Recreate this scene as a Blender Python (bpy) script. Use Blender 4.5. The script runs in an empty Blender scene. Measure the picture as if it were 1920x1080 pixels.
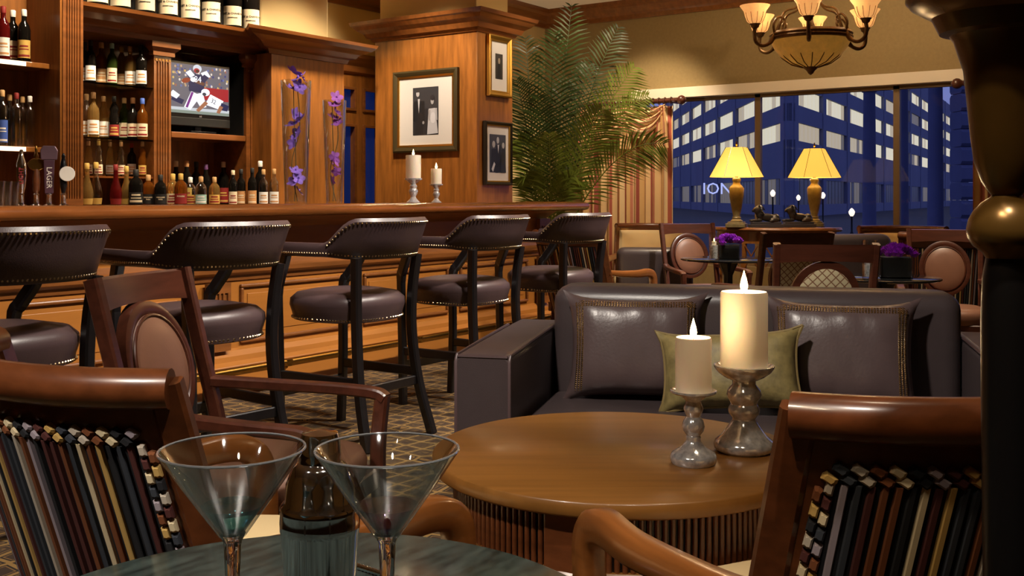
import bpy, bmesh, math, random
from mathutils import Vector, Matrix
random.seed(7)
R = math.radians
sc = bpy.context.scene
COL = sc.collection
# ---------------------------------------------------------------- camera
F = 1950.0; HZ = 370.0; EYE = 1.15
CA, SA = math.cos(R(35)), math.sin(R(35))
cam_d = bpy.data.cameras.new('camera'); cam = bpy.data.objects.new('camera', cam_d); COL.objects.link(cam)
cam.location = (0, 0, EYE); cam.rotation_euler = (R(90), 0, R(-55))
cam_d.sensor_width = 36; cam_d.lens = F / 1920 * 36; cam_d.shift_y = -(540 - HZ) / 1920
cam_d.clip_start = 0.05; cam_d.clip_end = 600
sc.camera = cam
# ---------------------------------------------------------------- world, exposure
w = bpy.data.worlds.new('dusk'); sc.world = w; w.use_nodes = True
bg = w.node_tree.nodes['Background']; bg.inputs[0].default_value = (0.12, 0.14, 0.31, 1); bg.inputs[1].default_value = 1.55
vs = sc.view_settings; vs.view_transform = 'Standard'; vs.look = 'None'; vs.gamma = 1; vs.use_curve_mapping = False
vs.exposure = 0.0

def cv(a, b):                       # camera-plan (right, away) -> world xy
    return (a * SA + b * CA, -a * CA + b * SA)
def at(px, d, z=0.0):               # pixel column at a distance from the camera
    x, y = cv((px - 960) / F * d, d); return Vector((x, y, z))
def atY(px, Y, z=0.0):              # where the pixel column meets the plane y = Y
    t = (px - 960) / F; return at(px, Y / (SA - CA * t), z)
def atX(px, X, z=0.0):
    t = (px - 960) / F; return at(px, X / (CA + SA * t), z)
def heading(a, b):                  # rotation about z that turns local +Y to camera-plan direction (a, b)
    x, y = cv(a, b); return math.atan2(y, x) - math.pi / 2

LK = 1.15
def spot(name, loc, target, energy, size=70, radius=.08, col=(1, .78, .52), blend=.6):
    l = bpy.data.lights.new(name, 'SPOT'); l.energy = energy * LK; l.spot_size = R(size); l.spot_blend = blend
    l.shadow_soft_size = radius; l.color = col
    o = bpy.data.objects.new(name, l); COL.objects.link(o); o.location = loc
    o.rotation_euler = (Vector(target) - Vector(loc)).to_track_quat('-Z', 'Y').to_euler()
    return o
def point(name, loc, energy, radius=.03, col=(1, .7, .38)):
    l = bpy.data.lights.new(name, 'POINT'); l.energy = energy * LK; l.shadow_soft_size = radius; l.color = col
    o = bpy.data.objects.new(name, l); COL.objects.link(o); o.location = loc; return o
CEIL = 3.36
WARM = (1, .80, .56); NEUT = (1, .90, .78)
def c3(a, b, z=CEIL - .06):
    x, y = cv(a, b); return (x, y, z)
# recessed ceiling downlights, out of view, and spots added to brighten single things
spot('downlight_sofa', c3(-.75, 1.9), c3(.65, 3.9, .5), 520, 46, .09, NEUT)
spot('downlight_table', c3(.9, 1.9), c3(.25, 2.4, .58), 60, 55, .1, WARM)
spot('downlight_left_chair', c3(-1.7, .1), c3(-.85, 1.65, .7), 330, 40, .06, NEUT)
spot('downlight_oval_chair', c3(-.1, 2.2), c3(-.75, 2.8, .6), 120, 45, .08, NEUT)
spot('added_spot_right_chair', c3(-.35, -.3), c3(.5, 1.3, .75), 36, 36, .07, WARM)  # unseen spot added to brighten the striped back of this chair
spot('added_spot_torchere', c3(-.5, .1), c3(.47, 1.0, 1.25), 120, 30, .05, WARM)  # added, no fixture in view: brings out the torchere's left side
spot('uplight_palm', (9.0, 6.3, .18), (8.9, 6.0, 2.6), 75, 110, .06, WARM)
for i, X in enumerate((2.2, 3.5, 4.8, 6.1)):
    spot('downlight_stool', (X + .45, 1.9, CEIL - .06), (X + .1, 3.9, .55), 440, 62, .09, NEUT)
for i, X in enumerate((3.7, 4.6, 5.4, 6.2)):
    spot('downlight_back_bar', (X + .2, 5.5, CEIL - .06), (X, 6.8, 1.5), 190, 75, .09, WARM)
spot('added_spot_orchids', (3.9, 3.7, CEIL - .06), (4.85, 5.0, 1.5), 150, 34, .06, NEUT)  # extra unseen spot, put in to lift the dark blooms and bar candles
spot('downlight_column', (5.9, 5.4, CEIL - .06), (7.05, 5.8, 1.7), 260, 60, .08, WARM)
spot('downlight_frames', (7.5, 4.2, CEIL - .06), (7.4, 5.3, 1.8), 90, 60, .08, WARM)
spot('downlight_palm', (8.1, 4.5, CEIL - .06), (8.7, 5.7, 1.2), 120, 80, .08, WARM)
spot('downlight_curtain', (9.2, 4.9, CEIL - .06), (10.2, 5.5, 1.4), 190, 80, .1, WARM)
spot('downlight_window_wall', (8.6, 2.6, CEIL - .06), (10.4, 2.9, 2.9), 60, 110, .1, WARM)
spot('downlight_lounge', (7.4, 3.4, CEIL - .06), (7.4, 3.2, .6), 300, 80, .1, WARM)
spot('downlight_lounge', (6.3, 1.6, CEIL - .06), (6.2, 1.8, .6), 260, 80, .1, WARM)
spot('downlight_back_wall', (7.2, 6.7, CEIL - .06), (7.0, 7.7, 2.0), 110, 100, .1, WARM)
spot('downlight_cocktail', c3(.35, .25), c3(-.15, .95, .75), 170, 45, .05, NEUT)

# ---------------------------------------------------------------- materials
def srgb(c):
    return tuple(((v / 255) / 12.92 if v / 255 <= .04045 else ((v / 255 + .055) / 1.055) ** 2.4) for v in c)
MATS = {}
def mat(name, rgb, rough=.5, metal=0., trans=0., ior=1.45, emit=None, estr=0., bump=0., bscale=200., var=0., vscale=8., stretch=None, coat=0., sss=0., spec=.5, alpha=1.):
    if name in MATS: return MATS[name]
    m = bpy.data.materials.new(name); m.use_nodes = True; nt = m.node_tree; n = nt.nodes; b = n['Principled BSDF']
    c = srgb(rgb); b.inputs['Base Color'].default_value = (*c, 1); b.inputs['Roughness'].default_value = rough
    b.inputs['Metallic'].default_value = metal; b.inputs['Transmission Weight'].default_value = trans; b.inputs['IOR'].default_value = ior
    b.inputs['Specular IOR Level'].default_value = spec; b.inputs['Coat Weight'].default_value = coat; b.inputs['Coat Roughness'].default_value = .12
    b.inputs['Subsurface Weight'].default_value = sss
    if sss: b.inputs['Subsurface Radius'].default_value = (.03, .015, .006)
    if emit: b.inputs['Emission Color'].default_value = (*srgb(emit), 1); b.inputs['Emission Strength'].default_value = estr
    tc = n.new('ShaderNodeTexCoord'); mp = n.new('ShaderNodeMapping'); nt.links.new(tc.outputs['Object'], mp.inputs['Vector'])
    if stretch: mp.inputs['Scale'].default_value = stretch
    if var:
        no = n.new('ShaderNodeTexNoise'); no.inputs['Scale'].default_value = vscale; no.inputs['Detail'].default_value = 6; no.inputs['Roughness'].default_value = .6
        nt.links.new(mp.outputs[0], no.inputs['Vector'])
        cr = n.new('ShaderNodeValToRGB'); cr.color_ramp.elements[0].position = .3; cr.color_ramp.elements[1].position = .72
        cr.color_ramp.elements[0].color = (*[v * (1 - var) for v in c], 1); cr.color_ramp.elements[1].color = (*[min(1, v * (1 + var)) for v in c], 1)
        nt.links.new(no.outputs[0], cr.inputs[0]); nt.links.new(cr.outputs[0], b.inputs['Base Color'])
    if bump:
        bn = n.new('ShaderNodeTexNoise'); bn.inputs['Scale'].default_value = bscale; bn.inputs['Detail'].default_value = 3
        nt.links.new(mp.outputs[0], bn.inputs['Vector']); bp = n.new('ShaderNodeBump'); bp.inputs['Strength'].default_value = bump; bp.inputs['Distance'].default_value = .004
        nt.links.new(bn.outputs[0], bp.inputs['Height']); nt.links.new(bp.outputs[0], b.inputs['Normal'])
    MATS[name] = m; return m
SX, SY, SZ = (1, 9, 9), (9, 1, 9), (9, 9, 1)
W_BACK = mat('wood_back_bar', (136, 84, 34), .38, var=.38, vscale=2.2, stretch=SZ, coat=.25)
W_BACKX = mat('wood_back_bar_cornice', (118, 70, 32), .32, var=.3, vscale=2.2, stretch=SX, coat=.4)
W_BAR = mat('wood_bar_front', (150, 94, 38), .36, var=.08, vscale=2.5, stretch=SX, coat=.2)
W_TOP = mat('wood_bar_top', (112, 62, 26), .25, var=.35, vscale=2.5, stretch=SX, coat=.5)
W_TABLE = mat('wood_table', (124, 82, 36), .33, var=.18, vscale=2.0, stretch=(1, 14, 6), coat=.15)
W_DARK = mat('wood_dark_chair', (74, 38, 26), .32, var=.3, vscale=4, stretch=SX, coat=.3)
W_RED = mat('wood_red_brown', (94, 50, 25), .3, var=.3, vscale=4, stretch=SX, coat=.35)
W_HONEY = mat('wood_honey_arm', (122, 72, 32), .3, var=.25, vscale=4, stretch=SY, coat=.35)
W_BLACK = mat('wood_black_stain', (20, 17, 18), .35, var=.2, vscale=6, stretch=SZ, coat=.2)
LEATHER = mat('brown_leather', (66, 51, 52), .36, bump=.12, bscale=260, var=.15, vscale=5)
LEATHER_S = mat('sofa_leather', (60, 51, 52), .34, bump=.12, bscale=240, var=.12, vscale=4)
LEATHER_T = mat('tan_brown_leather', (126, 88, 70), .38, bump=.08, bscale=260, var=.1, vscale=5)
NAIL = mat('brass_nail', (205, 180, 140), .25, metal=1)
BRASS = mat('brass', (190, 145, 70), .22, metal=1)
GOLD = mat('gilt', (200, 160, 80), .35, metal=1)
BRONZE = mat('dark_bronze', (104, 76, 34), .27, metal=.5, var=.3, vscale=5, bump=.05, bscale=30)
BRONZE_L = mat('chandelier_bronze', (92, 66, 34), .42, metal=.6, var=.4, vscale=30)
SILVER = mat('polished_steel', (232, 232, 236), .07, metal=1)
MERC = mat('mercury_glass', (226, 226, 230), .14, metal=.6, var=.4, vscale=70, bump=.12, bscale=60)
GLASS = mat('clear_glass', (245, 248, 250), .02, trans=1, ior=1.45)
GLASS_B = mat('blue_tint_glass', (120, 205, 235), .02, trans=1, ior=1.45)
GLASS_P = mat('violet_tint_glass', (205, 165, 230), .02, trans=1, ior=1.45)
WAX = mat('ivory_wax', (252, 238, 218), .5, sss=.4, emit=(255, 200, 140), estr=.10)
FLAME = mat('flame', (255, 230, 170), .5, emit=(255, 214, 140), estr=22)
WICK = mat('wick', (30, 25, 20), .8)
CREAM = mat('cream_fabric', (206, 182, 138), .8, bump=.1, bscale=300)
CREAM_W = mat('cream_wall_paint', (205, 180, 128), .8)
TAN_W = mat('tan_wall_paper', (142, 120, 78), .75, var=.08, vscale=30, bump=.05, bscale=200)
CEIL_M = mat('ceiling_paint', (226, 212, 190), .85)
WHITE_T = mat('white_window_head', (222, 208, 186), .6)
FRAME_T = mat('bronze_window_frame', (120, 96, 66), .5)
MARBLE = mat('green_marble', (60, 70, 66), .16, var=.65, vscale=20, stretch=(1, 3.5, 3))
BLACK = mat('black_lacquer', (14, 14, 16), .2)
BLACKM = mat('black_matte', (12, 12, 13), .6)
PURPLE = mat('orchid_violet', (160, 118, 226), .55, var=.25, vscale=30)
PURPLE2 = mat('orchid_magenta', (184, 108, 208), .55, var=.25, vscale=30)
CARN = mat('carnation_purple', (150, 50, 190), .6, var=.3, vscale=60)
STEM = mat('plant_stem', (84, 74, 44), .6)
PALM1 = mat('palm_leaf_dark', (44, 62, 22), .45, var=.3, vscale=8)
PALM2 = mat('palm_leaf_light', (110, 126, 46), .45, var=.25, vscale=8)
STONE_B = mat('building_stone', (118, 122, 150), .9, var=.08, vscale=.2)
STONE_D = mat('portico_stone', (92, 96, 130), .9, var=.15, vscale=.5)
STREET = mat('asphalt', (60, 60, 66), .9)
LIT = [mat('lit_window_%d' % i, (40, 40, 45), .4, emit=e, estr=s) for i, (e, s) in enumerate([((238, 226, 190), .85), ((225, 205, 165), .62), ((160, 148, 130), .34), ((70, 72, 96), .2)])]
SHADE = mat('lamp_shade', (240, 205, 120), .8, emit=(255, 200, 84), estr=.95)
AMBER = mat('amber_glass_shade', (236, 190, 130), .4, emit=(255, 176, 100), estr=.75, var=.15, vscale=20)
AMBER_B = mat('amber_glass_bowl', (196, 150, 70), .35, emit=(240, 170, 70), estr=.16, var=.3, vscale=10)
CERAM = mat('mottled_gold_ceramic', (122, 110, 78), .4, var=.25, vscale=25)
PAPER = mat('mat_board', (225, 214, 196), .8)
GOLIVE = mat('gold_green_brocade', (116, 102, 62), .55, var=.35, vscale=22, bump=.3, bscale=60)
PATT = None

def pattern_fabric():
    m = mat('lattice_fabric', (186, 172, 138), .8); nt = m.node_tree; n = nt.nodes; b = n['Principled BSDF']
    tc = n.new('ShaderNodeTexCoord'); outs = []
    for s in (1, -1):
        mp = n.new('ShaderNodeMapping'); mp.inputs['Rotation'].default_value = (0, R(45 * s), 0); nt.links.new(tc.outputs['Object'], mp.inputs['Vector'])
        wv = n.new('ShaderNodeTexWave'); wv.inputs['Scale'].default_value = 11; nt.links.new(mp.outputs[0], wv.inputs['Vector'])
        lt = n.new('ShaderNodeMath'); lt.operation = 'GREATER_THAN'; lt.inputs[1].default_value = .93; nt.links.new(wv.outputs['Fac'], lt.inputs[0]); outs.append(lt)
    mx = n.new('ShaderNodeMath'); mx.operation = 'MAXIMUM'; nt.links.new(outs[0].outputs[0], mx.inputs[0]); nt.links.new(outs[1].outputs[0], mx.inputs[1])
    mc = n.new('ShaderNodeMix'); mc.data_type = 'RGBA'; mc.inputs[6].default_value = (*srgb((186, 172, 138)), 1); mc.inputs[7].default_value = (*srgb((120, 84, 60)), 1)
    nt.links.new(mx.outputs[0], mc.inputs[0]); nt.links.new(mc.outputs[2], b.inputs['Base Color']); return m
PATT = pattern_fabric()
def carpet():
    m = mat('patterned_carpet', (70, 48, 26), .95); nt = m.node_tree; n = nt.nodes; b = n['Principled BSDF']
    tc = n.new('ShaderNodeTexCoord'); mp = n.new('ShaderNodeMapping'); mp.inputs['Scale'].default_value = (2.0, 2.0, 2.0); nt.links.new(tc.outputs['Object'], mp.inputs['Vector'])
    vo = n.new('ShaderNodeTexVoronoi'); vo.feature = 'DISTANCE_TO_EDGE'; vo.inputs['Randomness'].default_value = .35; nt.links.new(mp.outputs[0], vo.inputs['Vector'])
    cr = n.new('ShaderNodeValToRGB'); e = cr.color_ramp.elements
    e[0].position = .0; e[0].color = (*srgb((118, 90, 46)), 1); e[1].position = .08; e[1].color = (*srgb((28, 19, 13)), 1)
    for p, c in ((.16, (104, 76, 36)), (.2, (44, 29, 18)), (.34, (86, 64, 34)), (.4, (32, 24, 17))):
        x = e.new(p); x.color = (*srgb(c), 1)
    cr.color_ramp.interpolation = 'CONSTANT'
    nt.links.new(vo.outputs['Distance'], cr.inputs[0]); nt.links.new(cr.outputs[0], b.inputs['Base Color']); return m
CARPET = carpet()
def striped_curtain():
    m = mat('striped_curtain_cloth', (190, 150, 110), .8); nt = m.node_tree; n = nt.nodes; b = n['Principled BSDF']
    at_ = n.new('ShaderNodeAttribute'); at_.attribute_name = 'u'
    ma = n.new('ShaderNodeMath'); ma.operation = 'FRACT'; nt.links.new(at_.outputs['Fac'], ma.inputs[0])
    cr = n.new('ShaderNodeValToRGB'); cr.color_ramp.interpolation = 'CONSTANT'; e = cr.color_ramp.elements
    e[0].position = 0; e[0].color = (*srgb((206, 172, 124)), 1); e[1].position = .3; e[1].color = (*srgb((160, 84, 66)), 1)
    for p, c in ((.42, (214, 186, 140)), (.58, (176, 112, 88)), (.66, (196, 158, 104)), (.86, (142, 70, 58))):
        x = e.new(p); x.color = (*srgb(c), 1)
    nt.links.new(ma.outputs[0], cr.inputs[0]); nt.links.new(cr.outputs[0], b.inputs['Base Color']); return m
CURT = striped_curtain()
def pane_glass():
    m = bpy.data.materials.new('window_glass'); m.use_nodes = True; nt = m.node_tree; n = nt.nodes; n.clear()
    o = n.new('ShaderNodeOutputMaterial'); mx = n.new('ShaderNodeMixShader'); t = n.new('ShaderNodeBsdfTransparent'); g = n.new('ShaderNodeBsdfGlossy')
    g.inputs['Roughness'].default_value = .02; mx.inputs[0].default_value = .012; t.inputs[0].default_value = (.93, .95, 1, 1)
    nt.links.new(t.outputs[0], mx.inputs[1]); nt.links.new(g.outputs[0], mx.inputs[2]); nt.links.new(mx.outputs[0], o.inputs[0]); return m
PANE = pane_glass()
def thin_glass(name, rgb, edge=.8, base=.04):
    m = bpy.data.materials.new(name); m.use_nodes = True; nt = m.node_tree; n = nt.nodes; n.clear()
    o = n.new('ShaderNodeOutputMaterial'); mx = n.new('ShaderNodeMixShader'); t = n.new('ShaderNodeBsdfTransparent'); g = n.new('ShaderNodeBsdfGlossy'); lw = n.new('ShaderNodeLayerWeight')
    lw.inputs[0].default_value = .35; ma = n.new('ShaderNodeMath'); ma.operation = 'MULTIPLY_ADD'; ma.inputs[1].default_value = edge; ma.inputs[2].default_value = base
    nt.links.new(lw.outputs['Facing'], ma.inputs[0]); nt.links.new(ma.outputs[0], mx.inputs[0])
    g.inputs['Roughness'].default_value = .03; t.inputs[0].default_value = (*srgb(rgb), 1)
    nt.links.new(t.outputs[0], mx.inputs[1]); nt.links.new(g.outputs[0], mx.inputs[2]); nt.links.new(mx.outputs[0], o.inputs[0]); MATS[name] = m; return m
THIN = thin_glass('thin_clear_glass', (250, 252, 252)); THIN_B = thin_glass('thin_blue_glass', (165, 218, 235)); THIN_P = thin_glass('thin_violet_glass', (214, 186, 232))
thin_glass('bottle_glass_clear', (236, 242, 244), .8, .14); thin_glass('bottle_glass_blue', (176, 206, 236), .8, .14)

# ---------------------------------------------------------------- mesh helpers
KIDS = {}
class MB:
    def __init__(s): s.v = []; s.f = []; s.m = []; s.mi = 0
    def add(s, vs_, fs):
        o = len(s.v); s.v += [tuple(v) for v in vs_]; s.f += [tuple(i + o for i in f) for f in fs]; s.m += [s.mi] * len(fs); return s
    def box(s, x0, x1, y0, y1, z0, z1):
        return s.add([(x0, y0, z0), (x1, y0, z0), (x1, y1, z0), (x0, y1, z0), (x0, y0, z1), (x1, y0, z1), (x1, y1, z1), (x0, y1, z1)],
                     [(3, 2, 1, 0), (4, 5, 6, 7), (0, 1, 5, 4), (1, 2, 6, 5), (2, 3, 7, 6), (3, 0, 4, 7)])
    def loft(s, rings, closed=True, cap=True, loop=False):
        n = len(rings[0]); vs_ = [p for r in rings for p in r]; fs = []
        k = len(rings)
        for i in range(k if loop else k - 1):
            a = i * n; b = ((i + 1) % k) * n
            for j in range(n if closed else n - 1):
                j2 = (j + 1) % n; fs.append((a + j, a + j2, b + j2, b + j))
        if cap and closed and not loop:
            fs.append(tuple(range(n - 1, -1, -1))); fs.append(tuple(range((k - 1) * n, k * n)))
        return s.add(vs_, fs)
    def lathe(s, prof, c=(0, 0, 0), n=24, cap=True):
        return s.loft([[(c[0] + r * math.cos(2 * math.pi * j / n), c[1] + r * math.sin(2 * math.pi * j / n), c[2] + z) for j in range(n)] for r, z in prof], cap=cap)
    def tube(s, pts, r, n=8):
        pts = [Vector(p) for p in pts]; k = len(pts); rs = r if isinstance(r, (list, tuple)) else [r] * k
        rings = []; u = None
        for i, p in enumerate(pts):
            t = (pts[min(i + 1, k - 1)] - pts[max(i - 1, 0)]).normalized()
            if u is None: u = t.orthogonal().normalized()
            else: u = (u - t * u.dot(t)); u = u.normalized() if u.length > 1e-6 else t.orthogonal().normalized()
            v = t.cross(u); rings.append([p + (u * math.cos(2 * math.pi * j / n) + v * math.sin(2 * math.pi * j / n)) * rs[i] for j in range(n)])
        return s.loft(rings)
    def bar(s, pts, wd, ht, side=None):      # rectangular section swept along a path; wd along 'side'
        pts = [Vector(p) for p in pts]; k = len(pts); rings = []
        for i, p in enumerate(pts):
            t = (pts[min(i + 1, k - 1)] - pts[max(i - 1, 0)]).normalized()
            sd = Vector(side[i] if isinstance(side, list) else side) if side else t.cross(Vector((0, 0, 1)))
            sd = (sd - t * sd.dot(t)).normalized(); up = sd.cross(t)
            a = (wd[i] if isinstance(wd, (list, tuple)) else wd) / 2; b = (ht[i] if isinstance(ht, (list, tuple)) else ht) / 2
            c = min(a, b) * .35
            rings.append([p + sd * x + up * y for x, y in ((a - c, -b), (a, -b + c), (a, b - c), (a - c, b), (-a + c, b), (-a, b - c), (-a, -b + c), (-a + c, -b))])
        return s.loft(rings)
    def build(s, name, m, parent=None, smooth=False, bev=0., loc=None, kind=None, sub=0):
        me = bpy.data.meshes.new(name); me.from_pydata(s.v, [], s.f)
        ms = m if isinstance(m, list) else [m]
        for x in ms: me.materials.append(x)
        if len(ms) > 1: me.polygons.foreach_set('material_index', s.m)
        bm = bmesh.new(); bm.from_mesh(me); bmesh.ops.recalc_face_normals(bm, faces=bm.faces); bm.to_mesh(me); bm.free()
        if smooth:
            me.polygons.foreach_set('use_smooth', [True] * len(me.polygons)); me.set_sharp_from_angle(angle=R(50))
        return link(name, me, parent, bev, loc, kind, sub)
def link(name, me, parent=None, bev=0., loc=None, kind=None, sub=0):
    o = bpy.data.objects.new(name, me); COL.objects.link(o)
    if parent: o.parent = parent; KIDS.setdefault(parent.name, []).append(o)
    if loc is not None: o.location = loc
    if bev:
        b = o.modifiers.new('bevel', 'BEVEL'); b.width = bev; b.segments = 2; b.limit_method = 'ANGLE'
    if sub:
        b = o.modifiers.new('sub', 'SUBSURF'); b.levels = sub; b.render_levels = sub
    if kind: o['kind'] = kind
    return o
def empty(name, loc=(0, 0, 0), rz=0.):
    o = bpy.data.objects.new(name, None); COL.objects.link(o); o.location = loc; o.rotation_euler = (0, 0, rz); o.empty_display_size = .1; return o
def tag(o, label, cat, group=None):
    o['label'] = label; o['category'] = cat
    if group: o['group'] = group
    return o
def struct(o): o['kind'] = 'structure'; return o
def copy_tree(o, parent=None, skip=()):
    c = o.copy(); COL.objects.link(c)
    if parent: c.parent = parent; KIDS.setdefault(parent.name, []).append(c)
    for ch in list(KIDS.get(o.name, [])):
        if ch.name.split('.')[0] in skip: continue
        copy_tree(ch, c, skip)
    return c
def cat(pts, n=6):                           # Catmull-Rom
    P = [Vector(p) for p in pts]; P = [P[0] * 2 - P[1]] + P + [P[-1] * 2 - P[-2]]; out = []
    for i in range(1, len(P) - 2):
        for k in range(n):
            t = k / n; a, b, c, d = P[i - 1:i + 3]
            out.append(.5 * ((2 * b) + (c - a) * t + (2 * a - 5 * b + 4 * c - d) * t * t + (3 * b - a - 3 * c + d) * t ** 3))
    out.append(P[-2]); return out
def text_mesh(txt, size, m, name, parent, loc, rot, extrude=.0004, align='CENTER', bend=0., bold=0.):
    cu = bpy.data.curves.new('t', 'FONT'); cu.body = txt; cu.size = size; cu.align_x = align; cu.align_y = 'CENTER'; cu.extrude = extrude; cu.offset = bold; cu.resolution_u = 2
    t = bpy.data.objects.new('t', cu); COL.objects.link(t)
    me = bpy.data.meshes.new_from_object(t.evaluated_get(bpy.context.evaluated_depsgraph_get())); bpy.data.objects.remove(t)
    if bend:
        for v_ in me.vertices: a_ = v_.co.x / bend; k_ = bend + v_.co.z; v_.co = (k_ * math.sin(a_), v_.co.y, k_ * math.cos(a_) - bend)
    me.name = name; me.materials.clear(); me.materials.append(m)
    o = link(name, me, parent, loc=loc); o.rotation_euler = rot; return o
def spiky(r, n=10):                          # small hemisphere-ish dome
    return [(r * math.cos(a), r * math.sin(a)) for a in [i * math.pi / 2 / 3 for i in range(4)]]
def dome(mb, p, nrm, r):                     # cheap nail head: 4-sided pyramid dome
    nrm = Vector(nrm).normalized(); u = nrm.orthogonal().normalized(); v = nrm.cross(u); p = Vector(p)
    ring = [p + (u * math.cos(a) + v * math.sin(a)) * r for a in [i * math.pi / 3 for i in range(6)]]
    mid = [p + nrm * r * .55 + (u * math.cos(a) + v * math.sin(a)) * r * .6 for a in [i * math.pi / 3 for i in range(6)]]
    mb.loft([ring, mid])
def plank_box(name, m, parent, x0, x1, y0, y1, z0, z1, bev=.004):
    return MB().box(x0, x1, y0, y1, z0, z1).build(name, m, parent, bev=bev)
def profile_run(mb, prof, a, b):             # moulding: profile (out, z) swept from a to b; 'out' to the right-hand side of a->b
    a = Vector((a[0], a[1], 0)); b = Vector((b[0], b[1], 0)); t = (b - a).normalized(); n = Vector((t.y, -t.x, 0))
    return mb.loft([[p + n * o + Vector((0, 0, z)) for o, z in prof] for p in (a, b)])
def profile_poly(mb, prof, pts, closed=False):   # mitred moulding along a plan polyline
    pts = [Vector((p[0], p[1], 0)) for p in pts]; k = len(pts); rings = []
    for i, p in enumerate(pts):
        ns = []
        if i > 0 or closed: t = (p - pts[i - 1]).normalized(); ns.append(Vector((t.y, -t.x, 0)))
        if i < k - 1 or closed: t = (pts[(i + 1) % k] - p).normalized(); ns.append(Vector((t.y, -t.x, 0)))
        n = ns[0] if len(ns) == 1 else (ns[0] + ns[1]) / (1 + ns[0].dot(ns[1]))
        rings.append([p + n * o + Vector((0, 0, z)) for o, z in prof])
    return mb.loft(rings, loop=closed)

# ================================================================ the room
XW = 10.4; X0 = -3.0; Y0 = -5.0; YB = 7.7; YC = 6.8
o = struct(MB().box(X0 - .2, XW + .3, Y0 - .2, YB + .2, -.1, 0).build('floor', CARPET))
o = struct(MB().box(X0 - .2, XW + .3, Y0 - .2, YB + .2, CEIL, CEIL + .1).build('ceiling', CEIL_M))
struct(MB().box(X0 - .2, 8.75, YB, YB + .15, 0, CEIL).box(8.6, 8.75, YC + .15, YB, 0, CEIL).build('wall_back', CREAM_W))
struct(MB().box(7.8, XW + .3, YC, YC + .15, 0, CEIL).build('wall_back_right', CREAM_W))
struct(MB().box(X0 - .2, X0, Y0, YB, 0, CEIL).build('wall_near_left', CREAM_W))
struct(MB().box(X0, XW + .3, Y0 - .2, Y0, 0, CEIL).build('wall_right', CREAM_W))
# window wall with one long opening
WY0, WY1, WZ0, WZ1 = -.09, 5.59, .42, 2.24
struct(MB().box(XW, XW + .25, WY1, YC, 0, CEIL).box(XW, XW + .25, Y0, WY0, 0, CEIL).box(XW, XW + .25, WY0, WY1, 0, WZ0).box(XW, XW + .25, WY0, WY1, 2.35, CEIL).build('wall_window', TAN_W))
# crown moulding round the far corner
crown = [(0, CEIL), (0, CEIL - .2), (.03, CEIL - .2), (.035, CEIL - .15), (.07, CEIL - .13), (.1, CEIL - .07), (.15, CEIL - .05), (.155, CEIL)]
mb = MB(); profile_poly(mb, crown, [(7.8, YC), (XW, YC), (XW, Y0)]); struct(mb.build('trim_1', W_BACKX))
mb = MB(); profile_poly(mb, crown, [(X0, YB), (8.6, YB)]); struct(mb.build('trim_2', W_BACKX))
struct(MB().box(XW - .05, XW + .12, WY0, WY1 + .02, WZ1, 2.35).build('trim_3', WHITE_T, bev=.004))
struct(MB().box(7.56, XW, YC - .03, YC, 0, .86).box(7.56, XW, YC - .05, YC, .86, .9).build('trim_4', W_BACK, bev=.004))
# window frames and panes
ym = [WY0, 1.33, 2.75, 4.17, WY1]
for i in range(4):
    a, b = ym[i], ym[i + 1]
    root = struct(empty('window_%d' % (i + 1), (XW + .1, (a + b) / 2, WZ0)))
    hw = (b - a) / 2; H = WZ1 - WZ0
    f = MB().box(-.03, .03, -hw, -hw + .03, 0, H).box(-.03, .03, hw - .03, hw, 0, H).box(-.03, .03, -hw, hw, 0, .04).box(-.03, .03, -hw, hw, H - .035, H)
    f.build('window_frame', FRAME_T, root)
    MB().box(-.004, .004, -hw + .03, hw - .03, .04, H - .035).build('pane', PANE, root)
# panelled door in the back wall, between back bar and column
d1 = struct(empty('door_1', (0, YB, 0)))
xa = atY(600, YB).x; xb = 8.58
dm = MB()
def px_x(px): return atY(px, YB - .06).x
def px_z(py, px): t = (px - 960) / F; d = (YB - .06) / (SA - CA * t); return EYE + (HZ - py) * d / F
cols = [(px_x(640), px_x(661)), (px_x(680), px_x(706))]
zr = [(.35, px_z(240, 690)), (px_z(207, 690), px_z(172, 690))]
cuts = [xa, cols[0][0], cols[0][1], cols[1][0], cols[1][1], xb]
for i in (0, 2, 4): dm.box(cuts[i], cuts[i + 1], -.08, 0, 0, 2.45)
for c in cols:
    dm.box(c[0], c[1], -.08, 0, 0, zr[0][0]); dm.box(c[0], c[1], -.08, 0, zr[0][1], zr[1][0]); dm.box(c[0], c[1], -.08, 0, zr[1][1], 2.45)
dm.build('door_frame', W_BACK, d1)
m2 = MB(); profile_poly(m2, [(.08, 2.44), (.12, 2.46), (.13, 2.52), (.2, 2.6), (.2, 2.64), (0, 2.64), (0, 2.44)], [(xa, 0), (xb, 0)]); m2.build('door_cornice', W_BACKX, d1)
NIGHT = mat('night_glass', (18, 34, 84), .08, emit=(20, 50, 130), estr=.22)
for c in cols:
    for z in zr:
        MB().box(c[0], c[1], -.03, -.02, z[0], z[1]).build('pane', NIGHT, d1)
        g = .025; b_ = MB()
        b_.box(c[0] - g, c[0] + .004, -.1, -.075, z[0] - g, z[1] + g).box(c[1] - .004, c[1] + g, -.1, -.075, z[0] - g, z[1] + g).box(c[0], c[1], -.1, -.075, z[0] - g, z[0] + .004).box(c[0], c[1], -.1, -.075, z[1] - .004, z[1] + g)
        b_.build('pane_moulding', W_BACKX, d1, bev=.004)

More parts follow.
